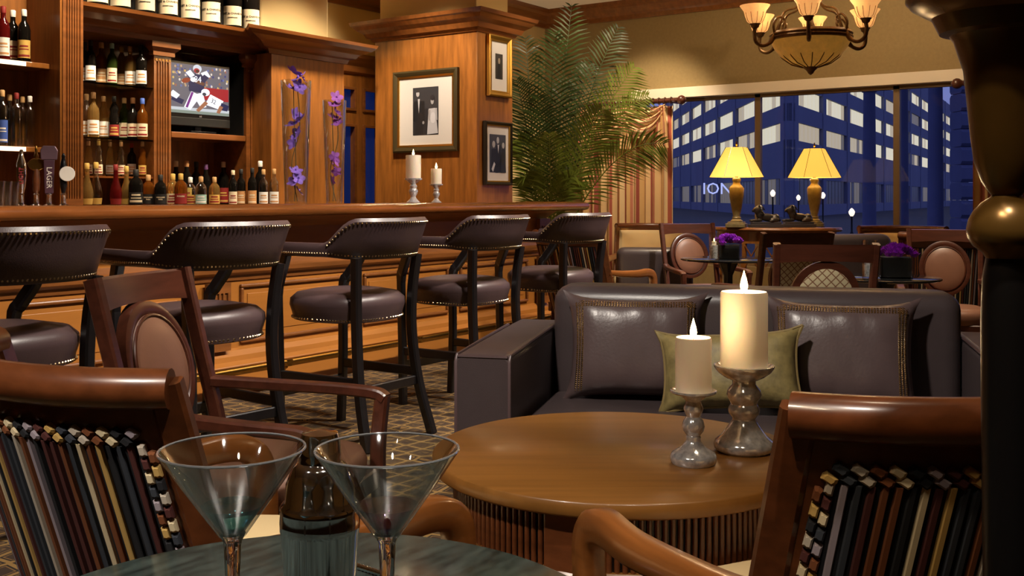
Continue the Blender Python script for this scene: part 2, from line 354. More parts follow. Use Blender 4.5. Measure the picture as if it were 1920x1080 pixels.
# ================================================================ bar counter
bar = tag(empty('bar_counter', (0, 4.84, 0)), 'long panelled wooden bar counter with overhanging top and brass foot rail', 'bar counter')
BX0, BX1, BT = 1.2, 7.46, 1.10
MB().box(BX0, 7.04, .03, .62, 0, 1.05).box(7.04, BX1, .03, .455, 0, 1.05).build('body', W_BAR, bar)
tp = MB(); prof = [(0, 1.035), (.0, 1.035)]
tp.loft([[(x_, y_, z_) for x_, y_ in ((BX0, -.24), (BX1 + .16, -.24), (BX1 + .16, .458), (7.045, .458), (7.045, .66), (BX0, .66))] for z_ in (1.052, BT)])
tp.build('bar_top', W_TOP, bar, bev=.006)
mb = MB(); profile_poly(mb, [(-.03, 1.045), (0.01, 1.04), (.035, 1.05), (.045, 1.075), (.035, 1.1), (.01, 1.112), (-.03, 1.104)], [(BX0, -.24), (BX1 + .16, -.24), (BX1 + .16, .455)]); mb.build('bar_nosing', W_TOP, bar, smooth=True)
mb = MB(); profile_run(mb, [(0, .97), (.05, 1.0), (.12, 1.04), (.12, 1.052), (0, 1.052)], (BX0, .03), (BX1, .03)); mb.build('under_moulding', W_BACKX, bar)
mb = MB(); profile_run(mb, [(0, .655), (.012, .66), (.02, .69), (.055, .71), (.06, .735), (.03, .75), (.025, .775), (0, .78)], (BX0, .03), (BX1, .03)); mb.build('chair_rail', W_BACKX, bar)
mb = MB(); profile_run(mb, [(0, 0), (.09, 0), (.09, .15), (.08, .17), (.05, .19), (.045, .22), (.02, .25), (0, .26)], (BX0, .03), (BX1, .03)); mb.build('plinth', W_BAR, bar)
pil_x = [3.86, 7.28, 1.3]
def fluted(parent, x0, x1, z0, z1, yf, m, n=5, dep=.035, name='pilaster'):
    mb = MB(); w_ = (x1 - x0); e = w_ * .13; fw = (w_ - 2 * e) / n
    mb.box(x0, x1, yf + .012, yf + dep, z0, z1)
    edges = [x0, x0 + e] ; 
    mb.box(x0, x0 + e, yf, yf + .012, z0, z1); mb.box(x1 - e, x1, yf, yf + .012, z0, z1)
    mb.box(x0 + e, x1 - e, yf, yf + .012, z0, z0 + .06); mb.box(x0 + e, x1 - e, yf, yf + .012, z1 - .06, z1)
    for i in range(1, n): xx = x0 + e + fw * i; mb.box(xx - fw * .22, xx + fw * .22, yf, yf + .012, z0 + .06, z1 - .06)
    return mb.build(name, m, parent)
for x in pil_x: fluted(bar, x, x + .16, .26, .655, -.03, W_BACKX, 4); fluted(bar, x, x + .16, .78, .97, -.03, W_BACKX, 4)
xs = [1.5, 2.65, 3.82, 4.06, 5.12, 6.18, 7.24]
for a, b in zip(xs[:-1], xs[1:]):
    if b - a < .5: continue
    for z0, z1 in ((.285, .635),):
        a2, b2 = a + .07, b - .07; r = MB(); g = .022
        r.box(a2, b2, 0.008, .03, z0, z0 + g).box(a2, b2, .008, .03, z1 - g, z1).box(a2, a2 + g, .008, .03, z0 + g, z1 - g).box(b2 - g, b2, .008, .03, z0 + g, z1 - g)
        pn = r.build('panel_frame', W_BACKX, bar, bev=.008)
        MB().box(a2 + .06, b2 - .06, .025, .03, z0 + .06, z1 - .06).build('raised_panel', W_BAR, pn, bev=.01)
fr = MB().tube([(BX0, -.2, .17), (BX1 - .05, -.2, .17)], .025, 12).build('foot_rail', BRASS, bar, smooth=True)
for x in (1.9, 3.1, 4.3, 5.5, 6.7):
    MB().tube([(x, -.06, .1), (x, -.13, .1), (x, -.19, .145)], .012, 8).lathe([(.032, -.02), (.034, 0), (.032, .02)], (x, -.2, .17), 10).build('rail_bracket', BRASS, fr, smooth=True)

# ================================================================ back bar
bb = tag(empty('back_bar', (0, 6.6, 0)), 'tall wooden back bar with fluted pilasters, cornice, glass shelves and a television niche', 'back bar')
def X6(px, Y=6.6): return atY(px, Y).x
xl = 2.6; xe = X6(645, 6.35); PL0, PL1 = X6(118, 6.34), X6(156, 6.34)
plank_box('base_cabinet', W_BACK, bb, xl, X6(497), -.35, .4, 0, 1.04)
plank_box('counter', W_TOP, bb, xl, X6(500), -.38, .38, 1.04, 1.08)
plank_box('back_panel', W_BACK, bb, xl, X6(500), .37, .42, 1.08, 2.31)
plank_box('header', W_BACK, bb, PL1, X6(497), -.02, .42, 2.315, 2.44)
plank_box('roof_board', BLACKM, bb, PL1, X6(500), -.2, .5, 2.44, 2.466)
plank_box('upper_back', BLACKM, bb, PL1, X6(488), .44, .5, 2.46, 3.1)
fluted(bb, PL0, PL1, 1.08, 3.0, -.26, W_BACKX, 6, .66)
plank_box('bay_back_panel', W_BACK, bb, xl, PL0, .15, .19, 1.08, 3.0)
plank_box('bay_top', W_BACK, bb, xl, PL1, -.26, .4, 3.0, 3.05)
fluted(bb, X6(284), X6(316), 1.08, 2.22, -.03, W_BACKX, 5, .4)
fluted(bb, X6(457), X6(494), 1.08, 2.22, -.03, W_BACKX, 5, .4)
for a, b in ((284, 316), (457, 494)):
    x0, x1 = X6(a), X6(b); mb = MB(); profile_poly(mb, [(0, 2.2), (.02, 2.2), (.02, 2.23), (.05, 2.26), (.05, 2.3), (0, 2.3)], [(x0, 0), (x0, -.03), (x1, -.03), (x1, 0)]); mb.build('pilaster_capital', W_BACKX, bb)
    dn = MB(); 
    for k in range(5): xx = x0 + (x1 - x0) * (k + .5) / 5; dn.box(xx - .006, xx + .006, -.036, -.03, 2.165, 2.178)
    dn.build('dentil_trim', GOLD, bb, kind='stuff')
plank_box('side_panel', W_BACK, bb, PL0 - .014, PL0 + .001, -.25, .15, 1.08, 3.0, .002)
corn = [(0, 2.30), (.02, 2.30), (.03, 2.335), (.07, 2.345), (.1, 2.38), (.17, 2.41), (.2, 2.44), (.21, 2.465), (0, 2.465)]
xp = X6(530, 6.35)
mb = MB(); profile_poly(mb, corn, [(PL1, -.04), (X6(497), -.04), (xp - .12, -.25), (xe, -.25), (xe, .6)]); mb.build('cornice', W_BACKX, bb)
plank_box('pier', W_BACK, bb, xp - .12, xe, -.25, .6, 0, 2.31)
# glass shelves
for z in (1.96, 1.573, 1.30): plank_box('glass_shelf', GLASS if z > 1.4 else W_TOP, bb, PL1, X6(284), -.02, .37, z - .012, z, 0)
LEDW = mat('lit_shelf_edge', (230, 220, 205), .4, emit=(255, 236, 205), estr=1.1)
for z in (2.035, 1.48):
    s_ = plank_box('shelf_board', W_BACK, bb, xl, PL0 - .014, -.13, .15, z - .035, z)
    MB().box(xl, X6(48, 6.47), -.136, -.13, z - .032, z - .003).build('lit_edge', LEDW, s_)
# television niche
xn0, xn1 = X6(317), X6(456)
plank_box('niche_shelf', W_BACKX, bb, xn0, xn1, -.03, .37, 1.60, 1.645)
MB().box(xn0, xn1, .3, .36, 1.645, 2.24).box(xn0 - .006, xn0 + .001, 0, .3, 1.645, 2.24).box(xn1 - .001, xn1 + .006, 0, .3, 1.645, 2.24).build('niche_lining', BLACKM, bb)
# cream pier above the back bar, and cornice wall
struct(MB().box(5.95, 6.75, 6.75, YB, 2.47, CEIL).build('wall_pier', CREAM_W, bev=.02))

# flat pictures: list of (colour, polygon) drawn in order on a plane (u, v); depth grows a little per layer
def picture(name, parent, shapes, place, emit=0., step=.0004):
    mb = MB(); ms = []; idx = {}
    for k, (c, poly) in enumerate(shapes):
        if c not in idx:
            idx[c] = len(ms)
            ms.append(mat('print_%d_%d_%d%s' % (*c, '_lit' if emit else ''), c if not emit else (5, 5, 5), .7 if not emit else .3, emit=c if emit else None, estr=emit))
        mb.mi = idx[c]; mb.add([place(u, v, k * step) for u, v in poly], [tuple(range(len(poly)))])
    o = mb.build(name, ms if len(ms) > 1 else ms[0], parent); return o
def ell(cx, cy, rx, ry, n=14, a=0): 
    return [(cx + rx * math.cos(t) * math.cos(a) - ry * math.sin(t) * math.sin(a), cy + rx * math.cos(t) * math.sin(a) + ry * math.sin(t) * math.cos(a)) for t in [2 * math.pi * i / n for i in range(n)]]
def rect(x0, y0, x1, y1): return [(x0, y0), (x1, y0), (x1, y1), (x0, y1)]
def limb(x0, y0, x1, y1, a, b):
    dx, dy = x1 - x0, y1 - y0; l = math.hypot(dx, dy); nx, ny = -dy / l, dx / l
    return [(x0 + nx * a, y0 + ny * a), (x0 - nx * a, y0 - ny * a), (x1 - nx * b, y1 - ny * b), (x1 + nx * b, y1 + ny * b)]
# television
tx0, tx1 = X6(318.5, 6.62), X6(430, 6.62); tw = tx1 - tx0
tv = tag(empty('television', ((tx0 + tx1) / 2, 6.657, 1.645)), 'flat black television in the back bar niche showing a football game', 'television')
MB().box(-tw / 2 - .012, tw / 2 + .012, -.035, .03, .05, .548).build('case', BLACK, tv, bev=.006)
MB().box(-tw / 2 - .008, tw / 2 + .008, -.038, -.03, .055, .12).build('speaker_bar', BLACKM, tv, bev=.004)
MB().box(-.12, .12, -.08, .08, 0, .015).box(-.03, .03, -.01, .02, .01, .08).build('stand', BLACK, tv, bev=.003)
MB().box(-tw / 2, tw / 2, -.037, -.034, .145, .532).build('screen', BLACK, tv)
sh = [((96, 92, 100), rect(0, 0, 1, 1))]
rng = random.Random(3)
for i in range(90):
    x, y = rng.uniform(.02, .98), rng.uniform(.55, .97); c = rng.choice([(170, 140, 110), (60, 60, 110), (200, 190, 180), (140, 90, 70), (90, 100, 150), (190, 160, 90)])
    sh.append((c, ell(x, y, .018, .028, 6)))
sh += [((150, 30, 40), rect(.55, .3, .99, .56)), ((180, 185, 190), rect(0, 0, 1, .12)), ((120, 130, 120), rect(0, .0, 1, .06)),
       ((225, 225, 230), limb(.42, .42, .27, .1, .09, .06)), ((225, 225, 230), limb(.45, .42, .55, .14, .09, .05)), ((110, 40, 120), limb(.36, .44, .26, .12, .02, .02)),
       ((30, 34, 70), limb(.42, .45, .44, .82, .12, .16)), ((225, 225, 230), limb(.28, .86, .36, .76, .05, .05)), ((225, 225, 230), limb(.55, .88, .62, .76, .06, .06)),
       ((30, 34, 70), limb(.6, .8, .5, .66, .05, .05)), ((96, 60, 44), limb(.56, .62, .38, .68, .035, .03)), ((235, 235, 240), ell(.37, .7, .05, .05)), ((130, 52, 30), ell(.25, .67, .08, .05, 12, .5)),
       ((190, 195, 205), ell(.44, .93, .075, .085)), ((150, 30, 40), ell(.43, .89, .05, .05)), ((60, 36, 30), ell(.44, .88, .03, .03)),
       ((30, 34, 70), limb(.2, .22, .02, .3, .05, .05)), ((235, 235, 235), limb(.12, .32, .0, .4, .05, .06)), ((235, 235, 240), limb(.62, .32, .86, .22, .12, .1)),
       ((30, 34, 70), limb(.84, .2, .98, .16, .08, .06)), ((150, 98, 70), limb(.6, .26, .44, .06, .035, .03)), ((235, 235, 240), ell(.58, .46, .075, .075)), ((60, 60, 70), ell(.56, .42, .035, .035)),
       ((150, 98, 70), limb(.86, .2, .8, .05, .035, .03))]
place_tv = lambda u, v, k: (-tw / 2 + .006 + u * (tw - .012), -.0375 - k, .15 + v * .377)
picture('screen_picture', tv, sh, place_tv, emit=1.35, step=.00004)
WL = mat('print_white_lit', (8, 8, 8), .4, emit=(240, 240, 245), estr=1.3); DL = mat('print_navy_lit', (8, 8, 8), .4, emit=(20, 24, 50), estr=.8)
text_mesh('84', .07, WL, 'jersey_number', tv, (-.03, -.0432, .416), (R(90), 0, R(0)), .0002)
text_mesh('32', .05, DL, 'jersey_number', tv, (.12, -.0432, .257), (R(90), R(20), 0), .0002)
text_mesh('LG', .018, mat('logo_grey', (170, 170, 175), .4), 'logo', tv, (0, -.0395, .132), (R(90), 0, 0), .0003)

# ================================================================ bottles
BK = {'whisky': [(.034, 0), (.037, .006), (.037, .165), (.033, .19), (.016, .215), (.0135, .235), (.0135, .285)],
      'wine': [(.035, 0), (.037, .006), (.037, .19), (.03, .22), (.015, .245), (.014, .31)],
      'vodka': [(.032, 0), (.034, .006), (.034, .235), (.025, .262), (.013, .275), (.013, .34)],
      'stout': [(.038, 0), (.041, .008), (.041, .13), (.034, .155), (.015, .175), (.014, .215)],
      'cognac': [(.03, 0), (.033, .008), (.042, .09), (.036, .13), (.016, .2), (.014, .29)],
      'champagne': [(.042, 0), (.046, .008), (.046, .17), (.036, .215), (.018, .255), (.016, .3)],
      'bulb': [(.032, 0), (.035, .006), (.035, .15), (.028, .17), (.026, .195), (.031, .215), (.02, .245), (.013, .26), (.013, .3)]}
GC = {'amber': ((150, 84, 24), .75), 'gold': ((214, 170, 96), .85), 'clear': ((240, 244, 246), 1.), 'dark': ((16, 14, 12), 0), 'green': ((52, 70, 24), .5), 'red': ((92, 16, 16), .4), 'blue': ((150, 190, 230), .95)}
for k, (c, t) in GC.items(): mat('bottle_glass_' + k, c, .06, trans=t, ior=1.3)   # clear and blue are thin glass already
PC = {'cream': (216, 200, 168), 'white': (228, 226, 220), 'black': (22, 20, 20), 'red': (130, 30, 28), 'tan': (190, 140, 90), 'blue': (60, 90, 170), 'gold': (196, 160, 80), 'purple': (90, 50, 100), 'cork': (186, 146, 96), 'teal': (150, 190, 180)}
for k, c in PC.items(): mat('paper_' + k, c, .65)
BCACHE = {}
def bottle(loc, kind, glass, label, cap, where, group, scale=1., face=None, txt=None):
    prof = BK[kind]; key = (kind, glass)
    if key not in BCACHE:
        b0 = MB().lathe(prof, n=16); ob = b0.build('bottle', MATS['bottle_glass_' + glass], smooth=True); BCACHE[key] = ob.data
    else: ob = link('bottle', BCACHE[key])
    ob.location = loc; ob.scale = (scale,) * 3
    ang = face if face is not None else math.atan2(-loc[1], -loc[0]); ob.rotation_euler = (0, 0, ang)
    rr = max(p[0] for p in prof[:4]); z0, z1 = (.022, prof[2][1] * .68)
    if label:
        k2 = ('label', kind, label)
        if k2 not in BCACHE:
            n = 9; zs = (z0, z1); rl = [max(.001, rr + .0008)] * 2
            if kind == 'cognac': rl = [.0365, .0425]; 
            me_ = MB(); rings = [[((r_ + .001) * math.cos(a), (r_ + .001) * math.sin(a), z) for a in [R(-62 + 124 * i / n) for i in range(n + 1)]] for z, r_ in zip(zs, rl)]
            me_.loft(rings, closed=False); lo = me_.build('paper_label', MATS['paper_' + label], ob, smooth=True); BCACHE[k2] = lo.data
        else: link('paper_label', BCACHE[k2], ob)
    if label and not txt and kind != 'cognac':
        bc = {'white': 'tan', 'cream': 'red', 'tan': 'cream', 'red': 'gold', 'black': 'cream', 'gold': 'red', 'teal': 'white', 'blue': 'white'}[label]; k4 = ('band', kind, bc)
        if k4 not in BCACHE:
            me_ = MB(); zm = (z0 + z1) / 2
            for za, zb_, aw in ((zm + .012, zm + .022, 34), (zm - .004, zm + .002, 40), (z0 + .008, z0 + .02, 50)):
                me_.loft([[((rr + .0026) * math.cos(a), (rr + .0026) * math.sin(a), z) for a in [R(-aw + 2 * aw * i / 6) for i in range(7)]] for z in (za, zb_)], closed=False)
            BCACHE[k4] = me_.build('label_print', MATS['paper_' + bc], ob, smooth=True, kind='stuff').data
        else: link('label_print', BCACHE[k4], ob, kind='stuff')
    k3 = ('cap', kind, cap)
    tr, tz = prof[-1]
    if k3 not in BCACHE:
        co = MB().lathe([(tr + .0015, tz - .035), (tr + .002, tz - .03), (tr + .002, tz + .002), (tr * .8, tz + .006)], n=12).build('cap', MATS['paper_' + cap], ob, smooth=True); BCACHE[k3] = co.data
    else: link('cap', BCACHE[k3], ob)
    gl = {'dark': 'black', 'clear': 'clear', 'gold': 'golden', 'blue': 'pale blue'}.get(glass, glass)
    kn = {'whisky': 'whisky bottle', 'wine': 'wine bottle', 'vodka': 'tall spirit bottle', 'stout': 'squat bottle', 'cognac': 'cognac bottle', 'champagne': 'champagne bottle', 'bulb': 'bulb-necked bottle'}[kind]
    tag(ob, '%s %s with %s %s cap %s' % (gl, kn, (label + ' label,') if label else 'no label,', cap, where), 'bottle', group)
    if txt:
        for i, (s_, z, sz) in enumerate(txt):
            t_ = text_mesh(s_, sz, MATS['paper_cream' if label in ('black', 'red') else 'paper_black'], 'label_lettering', ob, (rr + .0024, 0, z), (R(90), 0, R(90)), .0002, bend=rr + .0024, bold=.0003)
    return ob
def Zr(px, Y): return atY(px, Y)
OBST = [(PL0 - .016, PL1, 6.34, 7.), (X6(284), X6(316), 6.57, 7.), (X6(457), X6(494), 6.57, 7.), (xp - .12, xe, 6.35, 7.2)]   # pilasters and pier, in plan
def settle(pxs, rad, ya, yb, fixed=()):       # a depth on the shelf for each bottle so that none meets its neighbour or a pilaster
    ys = [ya + (yb - ya) * k / 14 for k in range(15)]; best = []
    def free(p, q, pl):
        for a, b, c, d in OBST:
            if math.hypot(max(a - p.x, 0, p.x - b), max(c - p.y, 0, p.y - d)) < q + .003: return False
        return all(math.hypot(p.x - o.x, p.y - o.y) >= q + u + .002 for o, u in pl)
    def go(i, pl):
        if i == len(pxs): best.extend(p for p, _ in pl[len(fixed):]); return True
        for dp in (0, 2, -2, 4, -4, 7, -7):
            for y in sorted(ys, key=lambda v: abs(v - (ya + (yb - ya) * (.3 if i % 2 else .6)))):
                p = atY(pxs[i] + dp, y)
                if free(p, rad[i], pl) and go(i + 1, pl + [(p, rad[i])]): return True
        return False
    assert go(0, list(fixed)), pxs
    return best
def row(pxs, ya, yb, z, specs, where, group):
    specs = [specs[i % len(specs)] for i in range(len(pxs))]
    rad = [max(p[0] for p in BK[sp[0]]) * (sp[4] if len(sp) > 4 else 1.) + .002 for sp in specs]
    pos = settle(pxs, rad, ya, yb)
    for p, sp in zip(pos, specs):
        bottle(Vector((p.x, p.y, z)), sp[0], sp[1], sp[2], sp[3], where, group, sp[4] if len(sp) > 4 else 1., txt=sp[5] if len(sp) > 5 else None)
row([159, 170, 190, 210, 228, 244, 265], 6.63, 6.92, 1.96, [('whisky', 'dark', 'white', 'black', 1.05), ('wine', 'dark', 'white', 'black', .98), ('whisky', 'amber', 'tan', 'cork', 1.1), ('wine', 'green', 'cream', 'teal', .98), ('bulb', 'gold', 'tan', 'gold'), ('whisky', 'gold', 'white', 'cork', 1.05), ('whisky', 'dark', 'white', 'black', 1.08)], 'on upper glass shelf', 'bottles on the upper glass shelf')
row([162, 175, 194, 214, 233, 249, 267], 6.63, 6.92, 1.573, [('whisky', 'clear', 'white', 'cork', 1.1), ('whisky', 'gold', 'white', 'cork', 1.12), ('wine', 'gold', 'white', 'cork', 1.), ('bulb', 'dark', 'red', 'black', 1.02), ('wine', 'green', 'cream', 'cork', 1.), ('whisky', 'dark', 'cream', 'tan', 1.08), ('whisky', 'amber', 'cream', 'blue', 1.06)], 'on middle glass shelf', 'bottles on the middle glass shelf')
row([166, 185, 206, 227, 247, 267], 6.63, 6.92, 1.30, [('bulb', 'gold', 'cream', 'cork', .84), ('bulb', 'clear', 'cream', 'gold', .84), ('bulb', 'gold', 'white', 'cork', .84), ('bulb', 'clear', 'cream', 'cork', .84), ('whisky', 'dark', 'white', 'red', .88), ('bulb', 'amber', 'gold', 'cork', .85)], 'on lowest shelf', 'bottles on the lowest shelf')
row([488, 163, 180, 217, 237, 255, 278, 301, 324, 339, 357, 377, 402, 437, 452, 473, 494, 514], 6.265, 6.5, 1.08, [('wine', 'dark', None, 'white', 1.14), ('cognac', 'gold', 'gold', 'gold', 1.02), ('cognac', 'clear', 'gold', 'gold', 1.05), ('cognac', 'red', 'red', 'red', 1.), ('cognac', 'gold', 'gold', 'gold', .98), ('stout', 'dark', 'black', 'black', 1.2), ('stout', 'amber', 'black', 'cork', 1.05, [('HIGHLAND', .066, .0115), ('PARK', .052, .0115)]), ('stout', 'dark', 'black', 'black', 1.05, [('HIGHLAND', .066, .0115), ('PARK', .052, .0115)]), ('stout', 'gold', 'cream', 'gold', 1.1), ('stout', 'amber', 'red', 'gold', 1.1, [('POWERS', .07, .013)]), ('stout', 'clear', 'gold', 'white', 1.0), ('stout', 'clear', 'teal', 'cork', 1.02), ('stout', 'gold', 'gold', 'cork', 1.02), ('wine', 'dark', 'cream', 'cream', .88), ('wine', 'dark', 'tan', 'black', .92), ('wine', 'dark', 'tan', 'black', .95), ('whisky', 'clear', 'white', 'cork', 1.0), ('whisky', 'clear', 'white', 'cork', 1.02)], 'in back counter front row', 'bottles in the front row of the back counter')
row([330, 350, 368, 386, 419], 6.66, 6.9, 1.08, [('wine', 'dark', 'cream', 'cream', 1.12), ('wine', 'dark', 'gold', 'tan', 1.12), ('wine', 'dark', None, 'black', 1.12), ('wine', 'dark', None, 'purple', 1.05), ('wine', 'dark', 'red', 'cream', 1.14)], 'in back counter rear row', 'wine bottles in the rear row')
row([-8, 6, 24, 45], 6.52, 6.7, 2.035, [('wine', 'red', 'white', 'red', 1.08), ('wine', 'red', 'white', 'red', 1.1), ('wine', 'dark', 'cream', 'white', 1.1), ('wine', 'dark', 'gold', 'white', 1.1)], 'on the upper lit shelf', 'bottles on the upper lit shelf')
row([-10, 4, 18, 31, 42, 56], 6.52, 6.7, 1.48, [('vodka', 'clear', 'blue', 'white', 1.02), ('vodka', 'blue', 'blue', 'cork', 1.05), ('vodka', 'blue', None, 'cork', 1.), ('vodka', 'clear', None, 'red', 1.02), ('vodka', 'clear', None, 'cork', .98), ('vodka', 'clear', None, 'white', .98)], 'on the lower lit shelf', 'bottles on the lower lit shelf')
for i, p in enumerate([183, 226, 272, 315, 357, 396, 436, 470]):
    v = atY(p, 6.52, 2.465)
    bottle(v, 'champagne', 'dark', 'cream', 'gold', 'on top of back bar cornice', 'champagne bottles on the cornice', 1.6, txt=[('MOËT & CHANDON', .078, .0135), ('CHAMPAGNE', .058, .008)])

# beer taps on the bar's inner edge
tapx = [(40, 'silver', 'LIGHT'), (68, 'wood', None), (92, 'lager', 'LAGER'), (119, 'disc', None)]
MAROON = mat('tap_maroon', (70, 40, 50), .4); DISC = mat('tap_badge', (215, 205, 190), .4)
for px, kd, tx in tapx:
    v = at(px, 5.55, BT); v = Vector((v.x, min(v.y, 5.4), BT))
    fa = math.atan2(-v.y, -v.x) + math.pi / 2
    r_ = empty('beer_tap', v, fa)
    MB().lathe([(.03, 0), (.03, .008), (.014, .015), (.012, .06), (.016, .065), (.008, .075)], n=14).build('spout_base', SILVER, r_, smooth=True)
    if kd == 'silver':
        tag(r_, 'curved silver beer tap handle lettered LIGHT on the bar', 'beer tap')
        MB().lathe([(.011, .07), (.02, .1), (.027, .17), (.024, .23), (.012, .27), (.009, .3), (.005, .305)], n=16).build('handle', SILVER, r_, smooth=True)
        text_mesh(tx, .032, mat('tap_red', (150, 30, 40), .5), 'lettering', r_, (0, -.029, .165), (R(90), R(-90), 0), .001)
    elif kd == 'wood':
        tag(r_, 'turned wooden beer tap handle with oval brass badge', 'beer tap')
        MB().lathe([(.009, .07), (.018, .09), (.02, .15), (.014, .2)], n=14).build('handle', W_RED, r_, smooth=True)
        MB().loft([[(x, y, z) for x, z in ell(0, .225, .042, .034, 18)] for y in (-.012, .012)]).build('badge', BRASS, r_, bev=.004)
        MB().lathe([(.004, .25), (.012, .27), (.006, .29), (.009, .305), (.003, .325)], n=10).build('finial', BRASS, r_, smooth=True)
    elif kd == 'lager':
        tag(r_, 'maroon beer tap handle lettered LAGER with a crest on top', 'beer tap')
        MB().loft([[(-.022, -.012, .07), (.022, -.012, .07), (.022, .012, .07), (-.022, .012, .07)], [(-.028, -.012, .25), (.028, -.012, .25), (.028, .012, .25), (-.028, .012, .25)]]).build('handle', MAROON, r_, bev=.004)
        MB().loft([[(x, y, z) for x, z in [(-.04, .25), (.04, .25), (.044, .3), (.03, .325), (-.03, .325), (-.044, .3)]] for y in (-.014, .014)]).build('crest', mat('tap_crest', (110, 84, 92), .35, metal=.4), r_, bev=.004)
        text_mesh(tx, .038, PAPER, 'lettering', r_, (0, -.0125, .155), (R(90), R(90), 0), .001)
    else:
        tag(r_, 'black beer tap handle with a round white badge', 'beer tap')
        MB().lathe([(.009, .07), (.017, .11), (.02, .18), (.014, .24), (.008, .26), (.011, .27), (.004, .285)], n=14).build('handle', BLACK, r_, smooth=True)
        MB().loft([[(x, y, z) for x, z in ell(.018, .175, .04, .04, 20)] for y in (-.032, -.02)]).build('badge', DISC, r_, bev=.003)
for i, px in enumerate((-6, 8, 22)):
    v = at(px, 5.05 + .11 * i, BT + .0)
    g_ = MB().lathe([(.03, 0), (.032, .004), (.038, .13), (.0365, .13), (.03, .008), (.002, .008)], n=18, cap=False).build('drinking_glass', THIN, smooth=True, loc=v)
    tag(g_, 'clear drinking glass on the bar by the taps', 'glass', 'glasses by the taps')

# ================================================================ column with cornice and framed photographs
col = tag(empty('wood_column', (7.05, 5.3, 0)), 'square wood-clad column with deep cornice behind the bar end', 'column')
CWX, CWY = .53, 1.16
plank_box('shaft', W_BACK, col, 0, CWX, 0, CWY, 0, 2.58, .006)
mb = MB(); profile_poly(mb, [(0, 2.56), (.015, 2.56), (.03, 2.585), (.055, 2.59), (.075, 2.63), (.12, 2.66), (.145, 2.69), (.16, 2.7), (.17, 2.73), (0, 2.73)], [(CWX, CWY), (0, CWY), (0, 0), (CWX, 0)], True); mb.build('cornice', W_BACKX, col)
plank_box('upper_column', CREAM_W, col, .03, CWX - .03, .03, CWY - .03, 2.72, CEIL - .001, .01)
def framed(name, loc, rz, w_, h_, fr, mats, art_w, art_h, shapes, label, framew=.035):
    r_ = tag(empty(name, loc, rz), label, 'picture')
    x, z = w_ / 2, h_ / 2; mb = MB(); f = framew
    profs = [(-x, -z), (x, -z), (x, z), (-x, z)]
    rings = []
    for i, (a, b) in enumerate(profs):
        sx, sz = (1 if a > 0 else -1), (1 if b > 0 else -1)
        rings.append([(a - sx * o_, y, b - sz * o_) for o_, y in ((0, 0), (0, -.03), (f * .3, -.036), (f * .7, -.028), (f, -.02), (f, 0))])
    mb.loft(rings, loop=True, cap=False); mb.build('frame', mats[0], r_)
    rings = []
    for a, b in profs:
        sx, sz = (1 if a > 0 else -1), (1 if b > 0 else -1)
        rings.append([(a - sx * o_, y, b - sz * o_) for o_, y in ((f * .95, -.004), (f * .95, -.024), (f * 1.3, -.02), (f * 1.3, -.004))])
    MB().loft(rings, loop=True, cap=False).build('gilt_slip', mats[1], r_)
    MB().box(-x + f * .9, x - f * .9, -.01, -.001, -z + f * .9, z - f * .9).build('mat_board', PAPER, r_)
    pl = lambda u, v, k: ((u - .5) * art_w, -.0112 - k, (v - .5) * art_h)
    picture('photograph', r_, shapes, pl)
    MB().box(-x + f * .9, x - f * .9, -.0195, -.0175, -z + f * .9, z - f * .9).build('glazing', PANE, r_)
    return r_
G0 = (40, 38, 38)
couple = [(G0, rect(0, 0, 1, 1)), ((56, 54, 54), rect(.0, .55, 1, 1)), ((30, 28, 28), limb(.24, .02, .26, .72, .15, .19)), ((24, 22, 22), limb(.1, .7, .06, .3, .05, .05)), ((26, 25, 25), limb(.4, .7, .42, .3, .06, .05)),
          ((205, 202, 198), [(.2, .76), (.28, .76), (.24, .45)]), ((190, 184, 178), ell(.2, .87, .065, .065)), ((60, 54, 50), [(.13, .9), (.28, .9), (.26, .97), (.15, .97)]), ((150, 146, 140), ell(.42, .26, .04, .035)),
          ((196, 192, 188), limb(.78, .02, .76, .55, .21, .13)), ((176, 170, 164), ell(.77, .7, .06, .07)), ((44, 40, 40), ell(.78, .77, .085, .06)), ((168, 162, 156), limb(.66, .52, .66, .3, .04, .03)), ((214, 210, 206), ell(.8, .35, .1, .12)), ((180, 176, 172), limb(.92, .55, .94, .3, .04, .035))]
trio = [((70, 68, 68), rect(0, 0, 1, 1)), ((34, 32, 32), limb(.25, .0, .25, .62, .2, .14)), ((180, 174, 168), ell(.25, .74, .09, .09)), ((28, 27, 27), limb(.55, 0, .52, .72, .18, .14)), ((190, 184, 178), ell(.5, .85, .08, .09)), ((46, 44, 44), limb(.85, 0, .83, .62, .16, .12)), ((176, 170, 164), ell(.83, .72, .08, .08)), ((210, 206, 202), limb(.15, .05, .3, .25, .06, .05)), ((215, 210, 206), [(.47, .73), (.57, .73), (.52, .5)])]
single = [((58, 50, 40), rect(0, 0, 1, 1)), ((32, 28, 24), limb(.5, 0, .5, .6, .3, .2)), ((160, 140, 110), ell(.5, .72, .14, .12))]
DKFRAME = mat('dark_green_gilt_frame', (66, 56, 34), .4, metal=.3)
BKFRAME = mat('black_gilt_frame', (30, 24, 18), .35)
framed('framed_photograph', (7.045, 5.85, 1.906), R(-90), .73, .72, None, (DKFRAME, GOLD), .29, .42, couple, 'large gilt-framed black and white photograph of a couple on the column', .05)
framed('framed_photograph', (7.35, 5.295, 2.288), 0, .34, .53, None, (GOLD, GOLD), .11, .22, single, 'gold-framed small photograph high on the column side', .04)
framed('framed_photograph', (7.33, 5.295, 1.53), 0, .4, .55, None, (BKFRAME, GOLD), .24, .33, trio, 'black-framed photograph of three people low on the column side', .03)

